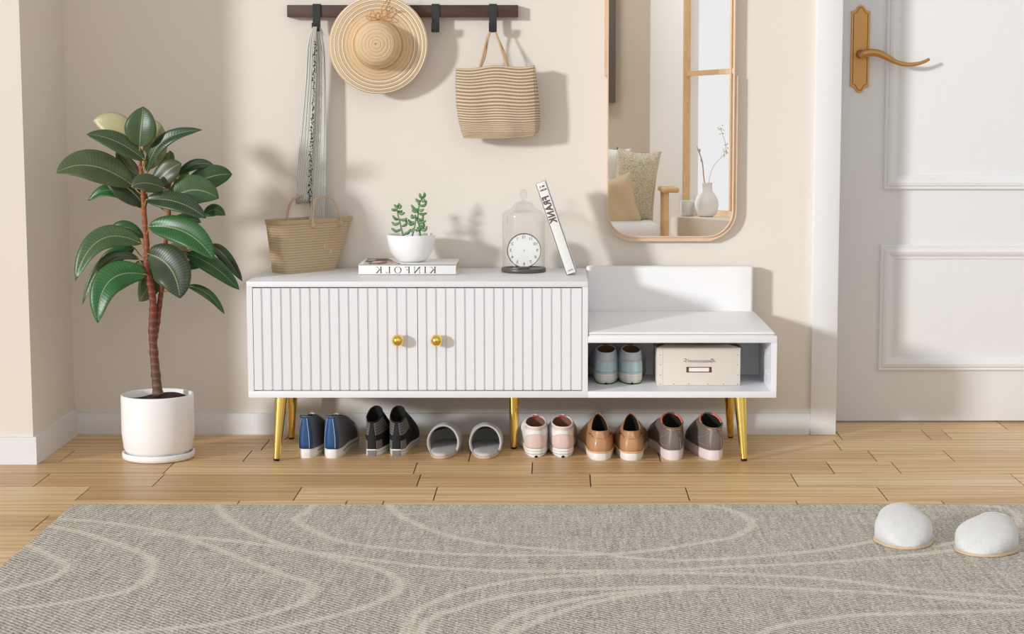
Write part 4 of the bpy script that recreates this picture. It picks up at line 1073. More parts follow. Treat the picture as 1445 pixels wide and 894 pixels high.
# ------------------------------------------------------------------ shoes
def shoe(name, label, cat, px, py, yaw, spec, side, Z=0.0, group=None):
    """px,py: pixel of the heel's lowest back point; side +1 right shoe, -1 left shoe"""
    g0 = at_z(px, py, Z); g0.z = Z
    root = thing(name, label, cat, (0, 0, 0), group)
    Ls = spec.get('L', .285); zs = spec['sole']; Wt = spec['W']
    def outline(th, k=1.0):
        s = (1-math.cos(th))/2; sn = math.sin(th)
        w = interp(Wt, s)*k; x = (1 if sn > 0 else -1)*abs(sn)**.55*w
        cxx = side*(-.010*math.sin(PI*s)**2+.004*s)
        y = s*Ls
        if k > 1: y = lerp(-.5, Ls+.5, 0)*0 + Ls/2+(y-Ls/2)*(1+(k-1)*.3)
        return x+cxx, y
    ca, cb, cyy = spec['ca'], spec['cb'], spec['cy']; zh, zf, zm = spec['zh'], spec['zf'], spec['zm']; ptf = spec.get('pt', 0)
    def collar(th, k=1.0):
        s = (1-math.cos(th))/2
        z = interp([(0, zh), (spec.get('zms', .4), zm), (1, zf)], s)
        w = cb*(1-ptf*s**1.5)
        x = math.sin(th)*w*k if ptf == 0 else (1 if math.sin(th) > 0 else -1)*abs(math.sin(th))**(.8)*w*k
        return x+side*-.004*s, cyy-ca*k*math.cos(th), z
    toe = spec.get('toe', .045); vam = spec.get('vamp', .07)
    def P(th, u):
        s = (1-math.cos(th))/2
        ox, oy = outline(th, .985); cx_, cy2, cz_ = collar(th)
        S = Vector((ox, oy, zs)); C = Vector((cx_, cy2, cz_))
        k = s**1.2
        h1 = lerp(.35*(cz_-zs), toe-zs, k); h2 = lerp(.75*(cz_-zs), vam-zs, k)
        bul = spec.get('bulge', .003)
        out_ = Vector((ox, 0, 0)).normalized()*bul if abs(ox) > 1e-4 else Vector((0, 0, 0))
        P1 = S+Vector((0, 0, h1))+out_+Vector((0, -bul*.8 if s < .3 else 0, 0)); P2 = lerp(S, C, lerp(.7, .5, k)); P2.z = zs+h2
        return S*(1-u)**3+P1*3*u*(1-u)**2+P2*3*u*u*(1-u)+C*u**3
    nt, nu = 64, 16
    V, Fc, UV = grid(lambda u, v: P(2*PI*v, u), nu, nt, wrap=True)
    up = obj('upper', V, Fc, spec['mu'], root)
    # collar edge roll
    pr_ = []
    for k in range(nt):
        th = 2*PI*k/nt; a = Vector(collar(th)); pr_.append(a)
    obj('collar', *gtube(pr_, spec.get('roll', .0022), 8, True), spec.get('mc', spec['mu']), up)
    # lining
    def Lf(u, v):
        th = 2*PI*v; a = Vector(collar(th, .96)); b = Vector(collar(th, .88)); b.z = zs+.012
        if b.z > a.z: b.z = a.z-.01
        return lerp(a, b, u)
    V, Fc, UV = grid(Lf, 6, nt, wrap=True); Fc.append(tuple(6*nt+k for k in range(nt)))
    obj('lining', V, Fc, spec['ml'], root)
    # sole
    rings = spec.get('srings', [(.97, 0), (1.03, .004), (1.045, zs*.6), (1.03, zs), (.96, zs+.001)])
    V = []
    for (k_, z) in rings:
        for q in range(nt):
            x, y = outline(2*PI*q/nt, k_); sp_ = spec.get('spring', .008)*max(0, (y/Ls-.75)/.25)**2
            V.append(Vector((x, y, z+sp_ if z < zs*.9 else z+sp_*.2)))
    Fc = []
    for i in range(len(rings)-1):
        for q in range(nt): Fc.append((i*nt+q, i*nt+(q+1) % nt, (i+1)*nt+(q+1) % nt, (i+1)*nt+q))
    Fc.append(tuple(range(nt))[::-1]); Fc.append(tuple((len(rings)-1)*nt+q for q in range(nt)))
    so = fix(obj('sole', V, Fc, spec['ms'], root), 50)
    def patch(nm, t0, t1, u0, u1, m, off=.0012, par=None, shape=None, nn=(24, 10)):
        def f(a, b):
            th = lerp(t0, t1, a); u = lerp(u0 if not shape else shape(a)[0], u1 if not shape else shape(a)[1], b)
            p = P(th, u); e = 1e-3
            du = P(th, min(1, u+e))-P(th, u-e); dv = P(th+e, u)-P(th-e, u); n_ = dv.cross(du).normalized()
            c_ = Vector((p.x, p.y, 0))-Vector((0, min(max(p.y, .05), Ls*.7), -.0))
            if n_.dot(Vector((p.x, p.y-Ls*.4, .05))) < 0: n_ = -n_
            return p+n_*off
        V, Fc, UV = grid(f, *nn); o = obj(nm, V, Fc, m, par or root); solid(o, .0012, 0); return o
    def sole_line(nm, k_, z, r, m, t0=0, t1=2*PI, n=60):
        pts = []
        full = abs(t1-t0-2*PI) < 1e-3
        for i in range(n + (0 if full else 1)):
            th = lerp(t0, t1, i/n); x, y = outline(th, k_); sp_ = spec.get('spring', .008)*max(0, (y/Ls-.75)/.25)**2*.6
            pts.append(Vector((x, y, z+sp_)))
        obj(nm, *gtube(pts, r, 6, full), m, so)
    for fn in spec.get('extras', []): fn(patch, sole_line, P, collar, root, up)
    # tongue and laces
    if spec.get('tongue', True):
        def tf(u, v):
            a = lerp(PI-.32, PI+.32, v); p = P(a, lerp(.55, 1.0, min(1, u*1.5)))
            if u > .66:
                k = (u-.66)/.34; c = Vector(collar(a)); p = c+Vector((0, lerp(.0, -.010*k, 1), spec.get('tg', .018)*k))
            return p+Vector((0, -.002, -.0015+.0035*min(1, u*2)))
        V, Fc, UV = grid(tf, 12, 8); o = obj('tongue', V, Fc, spec.get('mt', spec['mu']), root); solid(o, .003, 0)
        lc = []
        for i in range(5):
            u = .58+.08*i; a1 = PI-.42+.03*i; a2 = PI+.42-.03*i
            p1, p2 = P(a1, u)+Vector((0, 0, .002)), P(a2, u+.05)+Vector((0, 0, .002)); pm = (p1+p2)/2+Vector((0, 0, .006))
            q1, q2 = P(a1, u+.05)+Vector((0, 0, .002)), P(a2, u)+Vector((0, 0, .002)); qm = (q1+q2)/2+Vector((0, 0, .006))
            lc.append(gtube(spline([p1, pm, p2], 4), .0014, 6)); lc.append(gtube(spline([q1, qm, q2], 4), .0014, 6))
        obj('laces', *merge(lc), spec.get('mlace', M['trim']), root)
    root.location = (g0.x+math.sin(math.radians(yaw))*.0, g0.y, Z); root.rotation_euler = (0, 0, -math.radians(yaw))
    return root
WS = [(0, .031), (.12, .033), (.35, .034), (.5, .037), (.7, .046), (.85, .043), (1, .036)]
def scaleW(k): return [(a, b*k) for a, b in WS]
blk = mat('black_lining', (16, 16, 17), .9); whs = mat('white_rubber', (238, 236, 233), .5, var=.01)
navy = mat('navy_canvas', (24, 74, 128), .55, var=.08, bump=.2, bscale=700)
slate = mat('slate_canvas', (98, 104, 114), .6, var=.06, bump=.2, bscale=700)
dkline = mat('dark_line', (40, 42, 46), .6)
def ex_blue(patch, sl, P, collar, root, up):
    patch('heel_strip', -.62, .35, .02, .97, navy)
    e = obj('heel_stitching', *merge([gtube([P(.12, .04+.9*k/20)+Vector((0, -.003, 0)) for k in range(21)], .0006, 5), gtube([P(-.55, .04+.9*k/20)+Vector((-.001, -.0028, 0)) for k in range(21)], .0005, 5)]), whs, root)
    sl('sole_stripe', 1.05, .0165, .0009, dkline, .75, 2*PI-.75)
    patch('toe_cap', PI-1.05, PI+1.05, .0, .42, whs)
blue = dict(sole=.026, W=scaleW(.98), ca=.034, cb=.023, cy=.038, zh=.121, zf=.112, zm=.118, toe=.058, vamp=.105, mu=slate, ml=blk, ms=whs, tg=.004, extras=[ex_blue], mlace=whs, L=.28, bulge=.0035)
blackc = mat('black_canvas', (24, 25, 27), .8, var=.1, bump=.3, bscale=600); greyc = mat('grey_felt', (112, 110, 108), .85, var=.1, bump=.3, bscale=600)
teal = mat('teal_line', (120, 168, 178), .6); solegrey = mat('grey_rubber', (122, 120, 118), .7)
def ex_black(patch, sl, P, collar, root, up):
    patch('heel_counter', -.75, -.24, .0, .30, greyc, .001); patch('heel_counter', .24, .75, .0, .30, greyc, .001)
    patch('quilted_collar', -1.5, -.2, .48, .96, greyc, .0014); patch('quilted_collar', .2, 1.5, .48, .96, greyc, .0014)
    q = []
    for u in (.58, .68, .78, .88):
        for t0, t1 in ((-1.4, -.25), (.25, 1.4)): q.append(gtube([P(lerp(t0, t1, k/12), u)*1.0+Vector((0, -.0024, 0)) + Vector((P(lerp(t0, t1, k/12), u).x*.06, 0, 0)) for k in range(13)], .0008, 5))
    obj('quilting', *merge(q), blackc, root)
    patch('heel_band', -1.6, 1.6, .36, .44, blackc, .0022)
    sl('sole_stripe', 1.048, .012, .0008, teal)
    o = []
    for k in range(9): pass
    x0 = .0125
    V, Fc = gbox(-x0, x0, -.0035, .004, .001, .0165, .0015); obj('heel_tab', V, Fc, solegrey, root)
black = dict(sole=.019, W=scaleW(.86), ca=.034, cb=.0215, cy=.040, zh=.098, zf=.133, zm=.112, toe=.050, vamp=.085, mu=blackc, ml=blk, ms=whs, tg=.002, extras=[ex_black], mlace=mat('grey_lace', (150, 146, 142), .8), L=.27, bulge=.002, zms=.45)
pinkc = mat('blush_mesh', (224, 200, 192), .75, var=.04, bump=.3, bscale=900); whm = mat('white_knit', (236, 234, 233), .7, var=.03, bump=.3, bscale=900)
coral = mat('coral_lining', (224, 96, 84), .8); tann = mat('brown_lining', (128, 84, 66), .85)
def foam(c, nm): return mat(nm, c, .6, var=.02)
def ex_pink(patch, sl, P, collar, root, up):
    patch('heel_panel', -.95, .95, .0, .62, pinkc, .0012, shape=lambda a: (0.0, .25+.40*math.sin(PI*a)**.6))
    patch('heel_overlay', -1.3, 1.3, .5, .8, whm, .0010)
    patch('collar_panel', -1.1, 1.1, .84, .99, pinkc, .0012)
    for z in (.010, .018): sl('sole_groove', 1.046, z, .0006, solegrey, -1.2, 1.2, 30)
    V, Fc = gprism([(-.006, -.0005), (.006, -.0005), (.0015, .006), (-.0015, .006)], 'y', -.003, .02); obj('sole_notch', V, Fc, blk, root, smooth=False)
pink = dict(sole=.026, W=scaleW(1.08), ca=.047, cb=.030, cy=.053, zh=.087, zf=.104, zm=.092, toe=.052, vamp=.085, mu=whm, ml=tann, ms=foam((240, 239, 238), 'white_foam'), mt=coral, tg=.001, extras=[ex_pink], L=.28, bulge=.006, srings=[(.80, 0), (.97, .003), (1.06, .012), (1.05, .022), (1.0, .027)])
tan = mat('tan_leather', (190, 142, 102), .36, var=.05, scale=15, coat=.2); welt = mat('pale_welt', (224, 186, 140), .6)
def ex_tan(patch, sl, P, collar, root, up):
    patch('heel_strap', -.16, .16, .62, 1.0, tan, .0018)
    sl('welt', 1.07, .024, .0026, welt)
    d = []
    for sg in (-1, 1):
        for k in range(9):
            p = P(sg*(.5+.10*k), .80-.03*abs(k-4)); d.append(gsphere(p+Vector((sg*.0012, -.0015, 0)), .0011, 4))
    obj('punched_holes', *merge(d), blk, root)
tans = dict(sole=.023, W=scaleW(1.18), ca=.062, cb=.029, cy=.070, zh=.083, zf=.112, zm=.082, zms=.25, pt=.55, toe=.045, vamp=.072, mu=tan, ml=blk, ms=whs, tg=.004, extras=[ex_tan], L=.30, bulge=.008, mlace=blackc, roll=.0016)
taupe = mat('taupe_leather', (118, 108, 100), .45, var=.05, scale=20); taupes = mat('pale_stitch', (176, 168, 158), .7)
pinks = mat('pale_pink_rubber', (232, 220, 222), .55); orange = mat('orange_trim', (224, 150, 88), .6); coral2 = mat('coral_edge', (236, 124, 96), .6)
def ex_taupe(patch, sl, P, collar, root, up):
    patch('heel_strap', -.13, .13, .80, 1.02, taupe, .002)
    patch('orange_tab', .22, .62, .90, .945, orange, .0016, nn=(8, 3)); patch('orange_tab', -.62, -.22, .90, .945, orange, .0016, nn=(8, 3))
    q = []
    for sg in (-1, 1):
        q.append(gtube([P(sg*(.28+.2*k/10*0), .02+.5*k/10)+Vector((sg*.0004, -.0012, 0)) for k in range(11)], .0005, 5))
        q.append(gtube([P(sg*(.35+1.0*(k/10)**1.5), .85-.6*k/10)+Vector((sg*.0012, -.0012, 0)) for k in range(11)], .0005, 5))
        q.append(gtube([P(sg*(.3+.9*(k/10)), .2)+Vector((sg*.0012, -.0010, 0)) for k in range(11)], .0005, 5))
    obj('stitching', *merge(q), taupes, root)
    c = [Vector(collar(PI*.45+PI*.38*k/12, .93))+Vector((0, 0, .001)) for k in range(13)]
    obj('coral_trim', *gtube(c, .003, 6), coral2, root)
    c = [Vector(collar(-PI*.45-PI*.38*k/12, .93))+Vector((0, 0, .001)) for k in range(13)]
    obj('coral_trim', *gtube(c, .003, 6), coral2, root)
taup = dict(sole=.028, W=scaleW(1.09), ca=.054, cb=.032, cy=.060, zh=.092, zf=.116, zm=.100, toe=.052, vamp=.085, mu=taupe, ml=blk, ms=pinks, tg=.004, extras=[ex_taupe], L=.30, bulge=.006, mlace=mat('cream_lace', (226, 214, 190), .8), srings=[(.96, 0), (1.03, .004), (1.04, .014), (1.03, .028), (.96, .029)])
def irid():
    N = NT('pale_blue_mesh'); z = N.xyz(N.co())
    f = N.math('ADD', N.math('MULTIPLY', z[2], 9.0), N.math('MULTIPLY', N.noise(14), .25))
    N.l(N.ramp(f, [(.3, lin((178, 208, 214))), (.55, lin((192, 212, 220))), (.72, lin((206, 202, 216))), (.95, lin((196, 212, 216)))]), N.b.inputs['Base Color'])
    N.b.inputs['Roughness'].default_value = .6; N.bump(N.noise(700), .3, .001); return N.m
iri = irid(); cream = foam((232, 228, 220), 'cream_foam'); greens = mat('green_tread', (74, 120, 60), .7)
def ex_sky(patch, sl, P, collar, root, up):
    sl('tread', .95, .0022, .0022, greens, -1.3, 1.3, 30)
    for z in (.010, .016, .022): sl('sole_groove', 1.05, z, .0005, mat('groove_tan', (196, 188, 176), .7), -1.3, 1.3, 30)
    V, Fc = gprism([(-.006, -.0005), (.006, -.0005), (.0015, .006), (-.0015, .006)], 'y', -.003, .02); obj('sole_notch', V, Fc, blk, root, smooth=False)
    patch('heel_panel', -.8, .8, .1, .6, mat('pale_blue_panel', (184, 208, 212), .5), .001)
sky = dict(sole=.029, W=scaleW(1.08), ca=.045, cb=.028, cy=.050, zh=.091, zf=.103, zm=.096, toe=.052, vamp=.085, mu=iri, ml=tann, ms=cream, mt=tann, tg=.002, extras=[ex_sky], L=.26, bulge=.006, srings=[(.80, 0), (.96, .003), (1.06, .014), (1.05, .025), (1.0, .030)])

shoe('high_top_sneaker', 'slate and blue high-top sneaker beside the front left gold leg', 'shoe', 432, 646, 2, blue, -1, group='blue high-tops')
shoe('high_top_sneaker', 'slate and blue high-top sneaker nearer the black pair', 'shoe', 468.5, 646.5, 4, blue, 1, group='blue high-tops')
shoe('high_top_sneaker', 'black and grey quilted high-top sneaker next to the blue pair', 'shoe', 525, 643, 4, black, -1, group='black high-tops')
shoe('high_top_sneaker', 'black and grey quilted high-top sneaker next to the grey slippers', 'shoe', 559.5, 643, 5, black, 1, group='black high-tops')
shoe('running_shoe', 'blush and white running shoe closest to the middle gold leg', 'shoe', 756.5, 645, -4, pink, -1, group='blush running shoes')
shoe('running_shoe', 'blush and white running shoe next to the tan leather shoes', 'shoe', 794.5, 645, 0, pink, 1, group='blush running shoes')
shoe('leather_shoe', 'tan leather shoe with punched holes next to the blush running shoes', 'shoe', 848, 649.5, -4, tans, -1, group='tan leather shoes')
shoe('leather_shoe', 'tan leather shoe with punched holes next to the taupe sneakers', 'shoe', 891, 649.5, 3, tans, 1, group='tan leather shoes')
shoe('low_sneaker', 'taupe leather sneaker with coral trim next to the tan shoes', 'shoe', 951.5, 649, -6, taup, -1, group='taupe sneakers')
shoe('low_sneaker', 'taupe leather sneaker with coral trim next to the right gold legs', 'shoe', 1009, 649, -6, taup, 1, group='taupe sneakers')
shoe('running_shoe', 'pale blue running shoe on the left end of the open shelf', 'shoe', 855.5, 542, -2, sky, -1, Z=iz0, group='pale blue running shoes')
shoe('running_shoe', 'pale blue running shoe right beside the cream storage box', 'shoe', 892, 542, 1, sky, 1, Z=iz0, group='pale blue running shoes')

# slippers
def slipper(label, loc, yaw, mu, ml, ms, mb, Ls=.27, w0=.048, open_=.42, hv=.072, group=None, wide=1.0, rnd=.7, rb_=1.0, ze=1.0):
    root = thing('slipper', label, 'slipper', (0, 0, 0), group)
    def outl(th, k=1.0):
        s = (1-math.cos(th))/2; w = interp([(0, .036*wide), (.3, .038*wide), (.7, w0), (.88, w0*.95), (1, w0*.8)], s)*k
        sn = math.sin(th); return (1 if sn > 0 else -1)*abs(sn)**rnd*w, Ls/2+(s*Ls-Ls/2)*(1+(k-1)*.35)
    nt = 56
    def stack(rings):
        V = [];
        for k_, z in rings:
            for q in range(nt): x, y = outl(2*PI*q/nt, k_); V.append(Vector((x, y, z)))
        Fc = [(i*nt+q, i*nt+(q+1) % nt, (i+1)*nt+(q+1) % nt, (i+1)*nt+q) for i in range(len(rings)-1) for q in range(nt)]
        Fc.append(tuple(range(nt))[::-1]); Fc.append(tuple((len(rings)-1)*nt+q for q in range(nt))); return V, Fc
    fix(obj('sole', *stack([(1.02, 0), (1.07, .002), (1.07, .006), (1.03, .0075)]), ms, root), 50)
    obj('footbed', *stack([(.99, .0074), (1.0, .010), (.97, .014), (.88, .016), (.5, .0165)]), mb, root)
    # vamp: arcs across the foot
    def hgt(t):  # t 0 at opening .. 1 at toe
        return hv*(max(0, 1-t**2.4))**.62 + .006*t*(1-t)
    def vf(off):
        def f(u, v):
            s = lerp(open_, 1.0, math.sin(u*PI/2)); u = (s-open_)/(1-open_); th = math.acos(max(-1, min(1, 1-2*s))); x, y = outl(th if th > 1e-3 else 1e-3, 1.03)
            x = abs(x); h = hgt(u)*1.0
            g_ = .20*max(0, 1-u*1.1)*rb_; a = lerp(-g_, 1+g_, v)*PI
            ca_ = math.cos(a); sa = math.sin(a)
            bx_ = x/math.cos(g_*PI)
            px_ = -ca_*bx_
            sg_ = math.sin(g_*PI); z = .007+h*(max(0, (sa+sg_)/(1+sg_)))**(ze*lerp(1.0, .75, min(1, u*1.5)))
            y2 = y+.012*(max(0, sa)**2)*(1-u)*rb_
            return Vector((px_*(1-off*.04), y2-off*.002, z*(1-off*.05)))
        return f
    V, Fc, UV = grid(vf(0), 22, 28); o = obj('vamp', V, Fc, mu, root); solid(o, .0045, 1 if False else -1)
    bm = bmesh.new(); bm.from_mesh(o.data); bmesh.ops.recalc_face_normals(bm, faces=bm.faces)
    # make normals point up/outwards
    up_ = sum((f.normal.z for f in bm.faces)); 
    if up_ < 0: bmesh.ops.reverse_faces(bm, faces=bm.faces)
    bm.to_mesh(o.data); bm.free()
    fi = vf(2.6); V, Fc, UV = grid(lambda u, v: (lambda p: Vector((p.x*.93, p.y+.0012-.006*u, max(.0085, p.z*.93))))(vf(0)(u, v)), 18, 24)
    obj('lining', V, Fc, ml, root)
    f0 = vf(0); obj('edge_binding', *gtube([f0(0, k/28)*1.0+Vector((0, .0005, -.0015)) for k in range(29)], .0028, 8), mu, o)
    root.location = loc; root.rotation_euler = (0, 0, math.radians(yaw)); return root
gsl = mat('grey_felt_slipper', (186, 186, 184), .85, var=.06, scale=60, sheen=.2, bump=.3, bscale=500); gin = mat('charcoal_fleece', (82, 82, 82), .95, var=.15, scale=200)
gbed = mat('light_grey_footbed', (196, 196, 194), .9, var=.06, scale=80, bump=.3, bscale=400); solt = mat('beige_sole', (206, 178, 154), .6)
for i, (px, py, yw, lb_) in enumerate(((621.5, 647.5, -3, 'grey felt slipper under the bench next to the black high-tops'), (684.5, 647.5, 1, 'grey felt slipper under the bench next to the middle gold leg'))):
    p = at_z(px, py, 0); slipper(lb_, (p.x, p.y, 0), yw, gsl, gin, solt, gbed, group='grey slippers under the bench', w0=.049, hv=.078, open_=.30, Ls=.25)
RZ = .011
wf = mat('white_fleece', (226, 226, 226), .95, var=.08, scale=45, sheen=.3, bump=.8, bscale=380, bdist=.003)
wsole = mat('tan_slipper_sole', (212, 186, 156), .6)
# rug slippers: toes toward the camera
p = at_z(1297, 775.5, RZ); a_ = math.radians(180+4)
L1 = .25
slipper('white fleece slipper on the rug, the one farther from the frame edge', (p.x-math.sin(math.radians(6))*0-.012, p.y+L1, RZ), 180-3, wf, wf, wsole, gbed, Ls=L1, w0=.068, open_=.36, hv=.068, group='white slippers on the rug', wide=1.3, rnd=.7, rb_=.25, ze=.62)
p = at_z(1392, 787, RZ)
slipper('white fleece slipper on the rug, turned outward near the right frame edge', (p.x+.096, p.y+L1-.018, RZ), 180-28, wf, wf, wsole, gbed, Ls=L1, w0=.073, open_=.36, hv=.064, group='white slippers on the rug', wide=1.3, rnd=.7, rb_=.25, ze=.62)

# ------------------------------------------------------------------ storage box
sb0 = at_z(927, 544, iz0); sbR = at_z(1044.5, 544, iz0); SBY = sb0.y
bxl, bxr = sb0.x, sbR.x; bz1 = at_y(985, 491, SBY).z
card = mat('cream_board', (222, 214, 202), .7, var=.02, bump=.1, bscale=500)
sbx = thing('storage_box', 'cream cardboard storage box with metal handle on the open shelf', 'box', ((bxl+bxr)/2, SBY+.13, iz0))
box('box_body', bxl, bxr, SBY, -.115, iz0+.0004, bz1-.001, card, sbx, bev=.002)
box('lid', bxl-.0015, bxr+.0015, SBY-.0015, -.113, bz1-.003, bz1+.0005, card, sbx, bev=.0015)
brown = mat('brown_leather_corner', (116, 56, 30), .5)
lz = bz1+.0006
for (xa, s_) in ((bxl-.002, 1), (bxr+.002, -1)):
    obj('corner_patch', *gprism([(xa, SBY+.006), (xa+s_*.030, SBY+.085), (xa, SBY+.085)], 'z', lz-.001, lz+.0012), brown, sbx, smooth=False)
ch = mat('chrome', (214, 214, 216), .15, 1, var=0)
h0 = at_y(967, 508, SBY); h1 = at_y(1004.5, 508, SBY)
hd_ = obj('handle', *merge([gtube(spline([Vector((h0.x, SBY-.003, h0.z)), Vector((h0.x+.006, SBY-.012, h0.z)), Vector(((h0.x+h1.x)/2, SBY-.015, h0.z)), Vector((h1.x-.006, SBY-.012, h0.z)), Vector((h1.x, SBY-.003, h0.z))], 6), .0022, 10)]+[gdisc([(.0055, -.0005), (.0055, .002), (.003, .004), (.0003, .0045)], Vector((q.x, SBY, q.z))) for q in (h0, h1)]), ch, sbx)
a0 = at_y(968.5, 525, SBY); a1 = at_y(1004, 517.5, SBY)
fw = .0035
fr3 = merge([gbox(a0.x, a1.x, SBY-.0015, SBY, a0.z, a0.z+.0022), gbox(a0.x, a1.x, SBY-.0015, SBY, a1.z-.0022, a1.z), gbox(a0.x, a0.x+.007, SBY-.0015, SBY, a0.z, a1.z), gbox(a1.x-.007, a1.x, SBY-.0015, SBY, a0.z, a1.z)])
lf = fix(obj('label_holder', *fr3, brown, sbx), 30)
box('label_card', a0.x+.006, a1.x-.006, SBY-.0008, SBY, a0.z+.002, a1.z-.002, paper, lf, bev=0)
riv = mat('rivet', (110, 104, 98), .4, .6)
for (px, py) in ((931.5, 500.5), (931.5, 514.5), (931.5, 528.5), (1041, 500.5), (1041, 514.5), (1041, 528.5), (931.5, 541.5), (951, 541.5), (972, 541.5), (999, 541.5), (1021, 541.5), (1041, 541.5)):
    q = at_y(px, py, SBY); obj('rivet', *gdisc([(.0013, -.0003), (.0013, .0004), (.0002, .0008)], q), riv, sbx)
box('edge_seam', at_y(935.2, 515, SBY).x-.0003, at_y(935.2, 515, SBY).x+.0003, SBY-.0004, SBY+.001, iz0+.003, bz1-.006, mat('seam', (190, 180, 165), .7), sbx, bev=0)

# ------------------------------------------------------------------ rug
RUGC = [
 [(30, 765), (43, 771), (70, 783), (95, 800), (66, 818), (0, 833), (-40, 838)],
 [(70, 742), (103, 748), (146, 760), (199, 780), (216, 793), (206, 816), (179, 833), (133, 843), (66, 853), (0, 858), (-60, 860)],
 [(90, 732), (143, 736), (232, 750), (299, 771), (349, 791), (399, 810), (438, 823), (438, 840), (405, 858), (316, 878), (183, 891), (60, 897)],
 [(305, 708), (309, 718), (329, 736), (359, 753), (399, 768), (480, 789), (530, 801), (560, 816), (563, 830), (540, 846), (480, 866), (365, 891)],
 [(450, 706), (432, 723), (418, 733), (442, 748), (480, 763), (546, 773), (646, 781), (779, 783), (862, 781), (930, 775), (978, 767), (1035, 757), (1061, 739), (1035, 721), (990, 710)],
 [(545, 706), (553, 717), (573, 732), (619, 751), (679, 765), (779, 775), (845, 780), (895, 787), (960, 790), (1061, 785), (1164, 775), (1257, 757), (1300, 740)],
 [(210, 752), (330, 763), (410, 774), (480, 784), (546, 792), (613, 800), (712, 805), (830, 805), (960, 803), (1030, 799), (1164, 793), (1293, 782), (1400, 768)],
 [(570, 900), (583, 866), (603, 853), (646, 836), (712, 821), (779, 813), (878, 808), (960, 808), (1061, 810), (1164, 816), (1267, 828), (1360, 837), (1460, 843)],
 [(585, 900), (606, 873), (653, 856), (712, 841), (795, 832), (960, 827), (1035, 826), (1164, 832), (1267, 838), (1460, 855)],
 [(690, 900), (712, 876), (762, 856), (845, 840), (912, 833), (960, 830)],
 [(715, 900), (746, 881), (812, 856), (878, 841), (930, 834), (1000, 829)],
 [(1065, 900), (1090, 886), (1138, 876), (1216, 867), (1319, 864), (1460, 860)],
 [(1340, 706), (1381, 712), (1422, 718), (1437, 729), (1425, 745), (1380, 758), (1320, 770)],
]
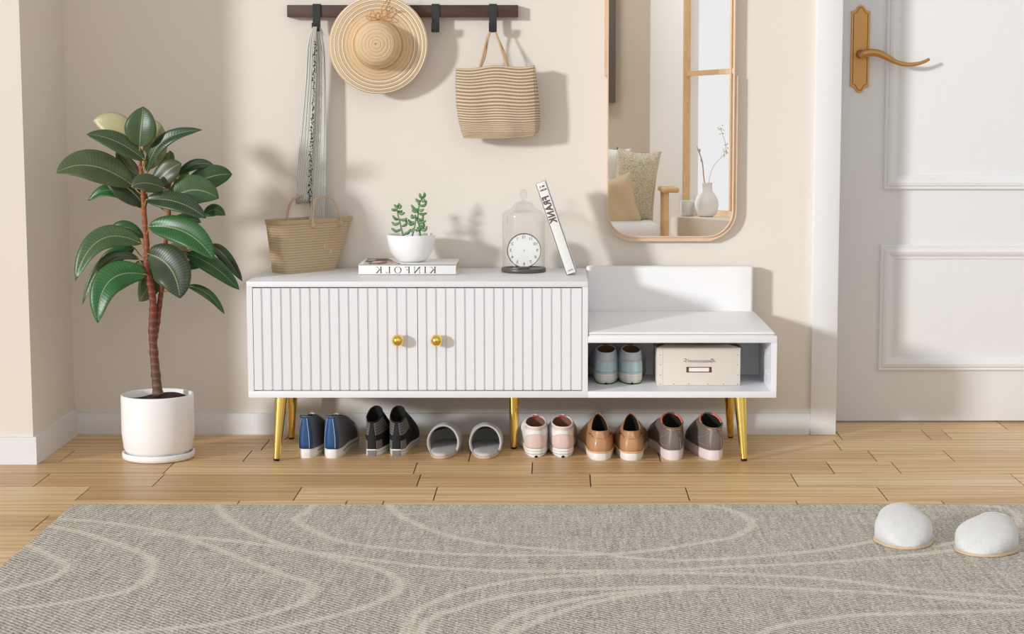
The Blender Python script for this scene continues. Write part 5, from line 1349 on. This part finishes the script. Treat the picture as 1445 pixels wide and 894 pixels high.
def build_rug():
    import numpy as np
    e = at_z(103, 711.5, RZ); x0 = e.x; y1 = e.y; x1 = 2.5; y0 = -3.1
    st = .0085; nx = int((x1-x0)/st); ny = int((y1-y0)/st)
    xs_ = np.linspace(x0, x1, nx+1); ys_ = np.linspace(y0, y1, ny+1)
    line = np.zeros((nx+1, ny+1), dtype=np.float32)
    for ci, c in enumerate(RUGC):
        P = spline([Vector((a, b, 0)) for a, b in c], 14)
        W = [at_z(q.x, min(q.y, 1000), RZ) for q in P]
        for a, b in zip(W, W[1:]):
            n = max(1, int((b-a).length/.004))
            for k in range(n):
                p = a.lerp(b, k/n); i = (p.x-x0)/st; j = (p.y-y0)/st
                i0, i1 = int(i)-4, int(i)+6; j0, j1 = int(j)-4, int(j)+6
                if i1 < 0 or j1 < 0 or i0 > nx or j0 > ny: continue
                i0 = max(0, i0); j0 = max(0, j0); i1 = min(nx+1, i1); j1 = min(ny+1, j1)
                if i0 >= i1 or j0 >= j1: continue
                X, Yg = np.meshgrid(xs_[i0:i1], ys_[j0:j1], indexing='ij')
                d = np.sqrt((X-p.x)**2+(Yg-p.y)**2)
                line[i0:i1, j0:j1] = np.maximum(line[i0:i1, j0:j1], np.clip((.0145-d)/.006, 0, 1))
    V = [(x, y, RZ) for x in xs_ for y in ys_]
    m = ny+1
    Fc = [(i*m+j, (i+1)*m+j, (i+1)*m+j+1, i*m+j+1) for i in range(nx) for j in range(ny)]
    n = len(V); att = line.flatten().tolist()
    # side walls and underside
    V += [(x0, y0, 0.0005), (x1, y0, .0005), (x1, y1, .0005), (x0, y1, .0005)]; att += [0]*4
    c = [0, nx*m, nx*m+ny, ny]
    Fc += [(n+3, n+2, n+1, n)]
    def side(idx, a, b):
        for p, q in zip(idx, idx[1:]): pass
        Fc.append(tuple(idx)+(b, a))
    side([i*m for i in range(nx+1)][::-1], n, n+1); side([nx*m+j for j in range(ny+1)][::-1], n+1, n+2)
    side([i*m+ny for i in range(nx+1)], n+2, n+3); side([j for j in range(ny+1)], n+3, n)
    N = NT('woven_rug'); co = N.co()
    wx = N.n('ShaderNodeTexWave', wave_type='BANDS', bands_direction='DIAGONAL'); N.l(N.map(co, (1, 1.0, 0)), wx.inputs['Vector'])
    wx.inputs['Scale'].default_value = 38; wx.inputs['Distortion'].default_value = 2.5; wx.inputs['Detail'].default_value = 2; wx.inputs['Detail Scale'].default_value = 3
    n1 = N.noise(1, N.map(co, (190, 105, 1)), 3, .75); n2 = N.noise(1, N.map(co, (90, 7, 1), rot=(0, 0, .0)), 3, .6); n3 = N.noise(1, N.map(co, (7, 130, 1)), 2, .6)
    f = N.math('ADD', N.math('ADD', N.math('MULTIPLY', wx.outputs['Fac'], .14), N.math('MULTIPLY', n1, .50)), N.math('ADD', N.math('MULTIPLY', n2, .2), N.math('MULTIPLY', n3, .16)))
    at = N.n('ShaderNodeAttribute', attribute_name='swirl')
    base = N.ramp(f, [(.37, lin((120, 113, 104))), (.5, lin((190, 183, 172))), (.62, lin((236, 231, 222)))])
    light = N.ramp(f, [(.36, lin((186, 177, 163))), (.5, lin((226, 219, 206))), (.64, lin((242, 237, 226)))])
    N.l(N.mix(N.math('MULTIPLY', at.outputs['Fac'], .8), base, light), N.b.inputs['Base Color'])
    N.b.inputs['Roughness'].default_value = .95; N.bump(f, .7, .004)
    o = obj('rug', V, Fc, N.m, smooth=False)
    a = o.data.attributes.new('swirl', 'FLOAT', 'POINT'); a.data.foreach_set('value', att)
    tag(o, 'large grey-beige woven rug with pale curving lines on the wooden floor', 'rug')
build_rug()

# ------------------------------------------------------------------ light
sd = bpy.data.lights.new('sun', 'SUN'); so_ = bpy.data.objects.new('sun', sd); COL.objects.link(so_)
sdir = Vector((1.1, 1.0, -.30)).normalized()
so_.rotation_euler = sdir.to_track_quat('-Z', 'Y').to_euler(); so_.location = (-4, -4, 3)
sd.energy = 2.1; sd.angle = math.radians(5.5); sd.color = (.985, .99, 1.0)
ld = bpy.data.lights.new('mirror_room_fill', 'POINT'); lo = bpy.data.objects.new('mirror_room_fill', ld); COL.objects.link(lo)  # added fill light without a fixture, brightens the room the mirror reflects
lo.location = (-.1, -7.2, 2.5); ld.energy = 38; ld.shadow_soft_size = .25; ld.color = (1.0, .97, .93)
w = bpy.data.worlds.new('world'); sc.world = w; w.use_nodes = True; nt = w.node_tree
bg = nt.nodes['Background']
tc = nt.nodes.new('ShaderNodeTexCoord'); sx_ = nt.nodes.new('ShaderNodeSeparateXYZ'); nt.links.new(tc.outputs['Generated'], sx_.inputs[0])
rp = nt.nodes.new('ShaderNodeValToRGB'); mp = nt.nodes.new('ShaderNodeMapRange'); mp.inputs['From Min'].default_value = -1; mp.inputs['From Max'].default_value = 1
nt.links.new(sx_.outputs['Y'], mp.inputs['Value']); nt.links.new(mp.outputs[0], rp.inputs[0])
e = rp.color_ramp.elements; e[0].position = 0.0; e[0].color = (.86, .86, .86, 1); e[1].position = 1; e[1].color = (.80, .78, .755, 1)
e2 = e.new(.12); e2.color = (.78, .768, .75, 1); e3 = e.new(.32); e3.color = (.41, .392, .37, 1); e4 = e.new(.62); e4.color = (.68, .66, .635, 1)
nt.links.new(rp.outputs[0], bg.inputs[0]); bg.inputs[1].default_value = 1.0
sc.view_settings.view_transform = 'Standard'; sc.view_settings.look = 'None'; sc.view_settings.gamma = 1; sc.view_settings.exposure = 0.0
sc.view_settings.use_curve_mapping = False
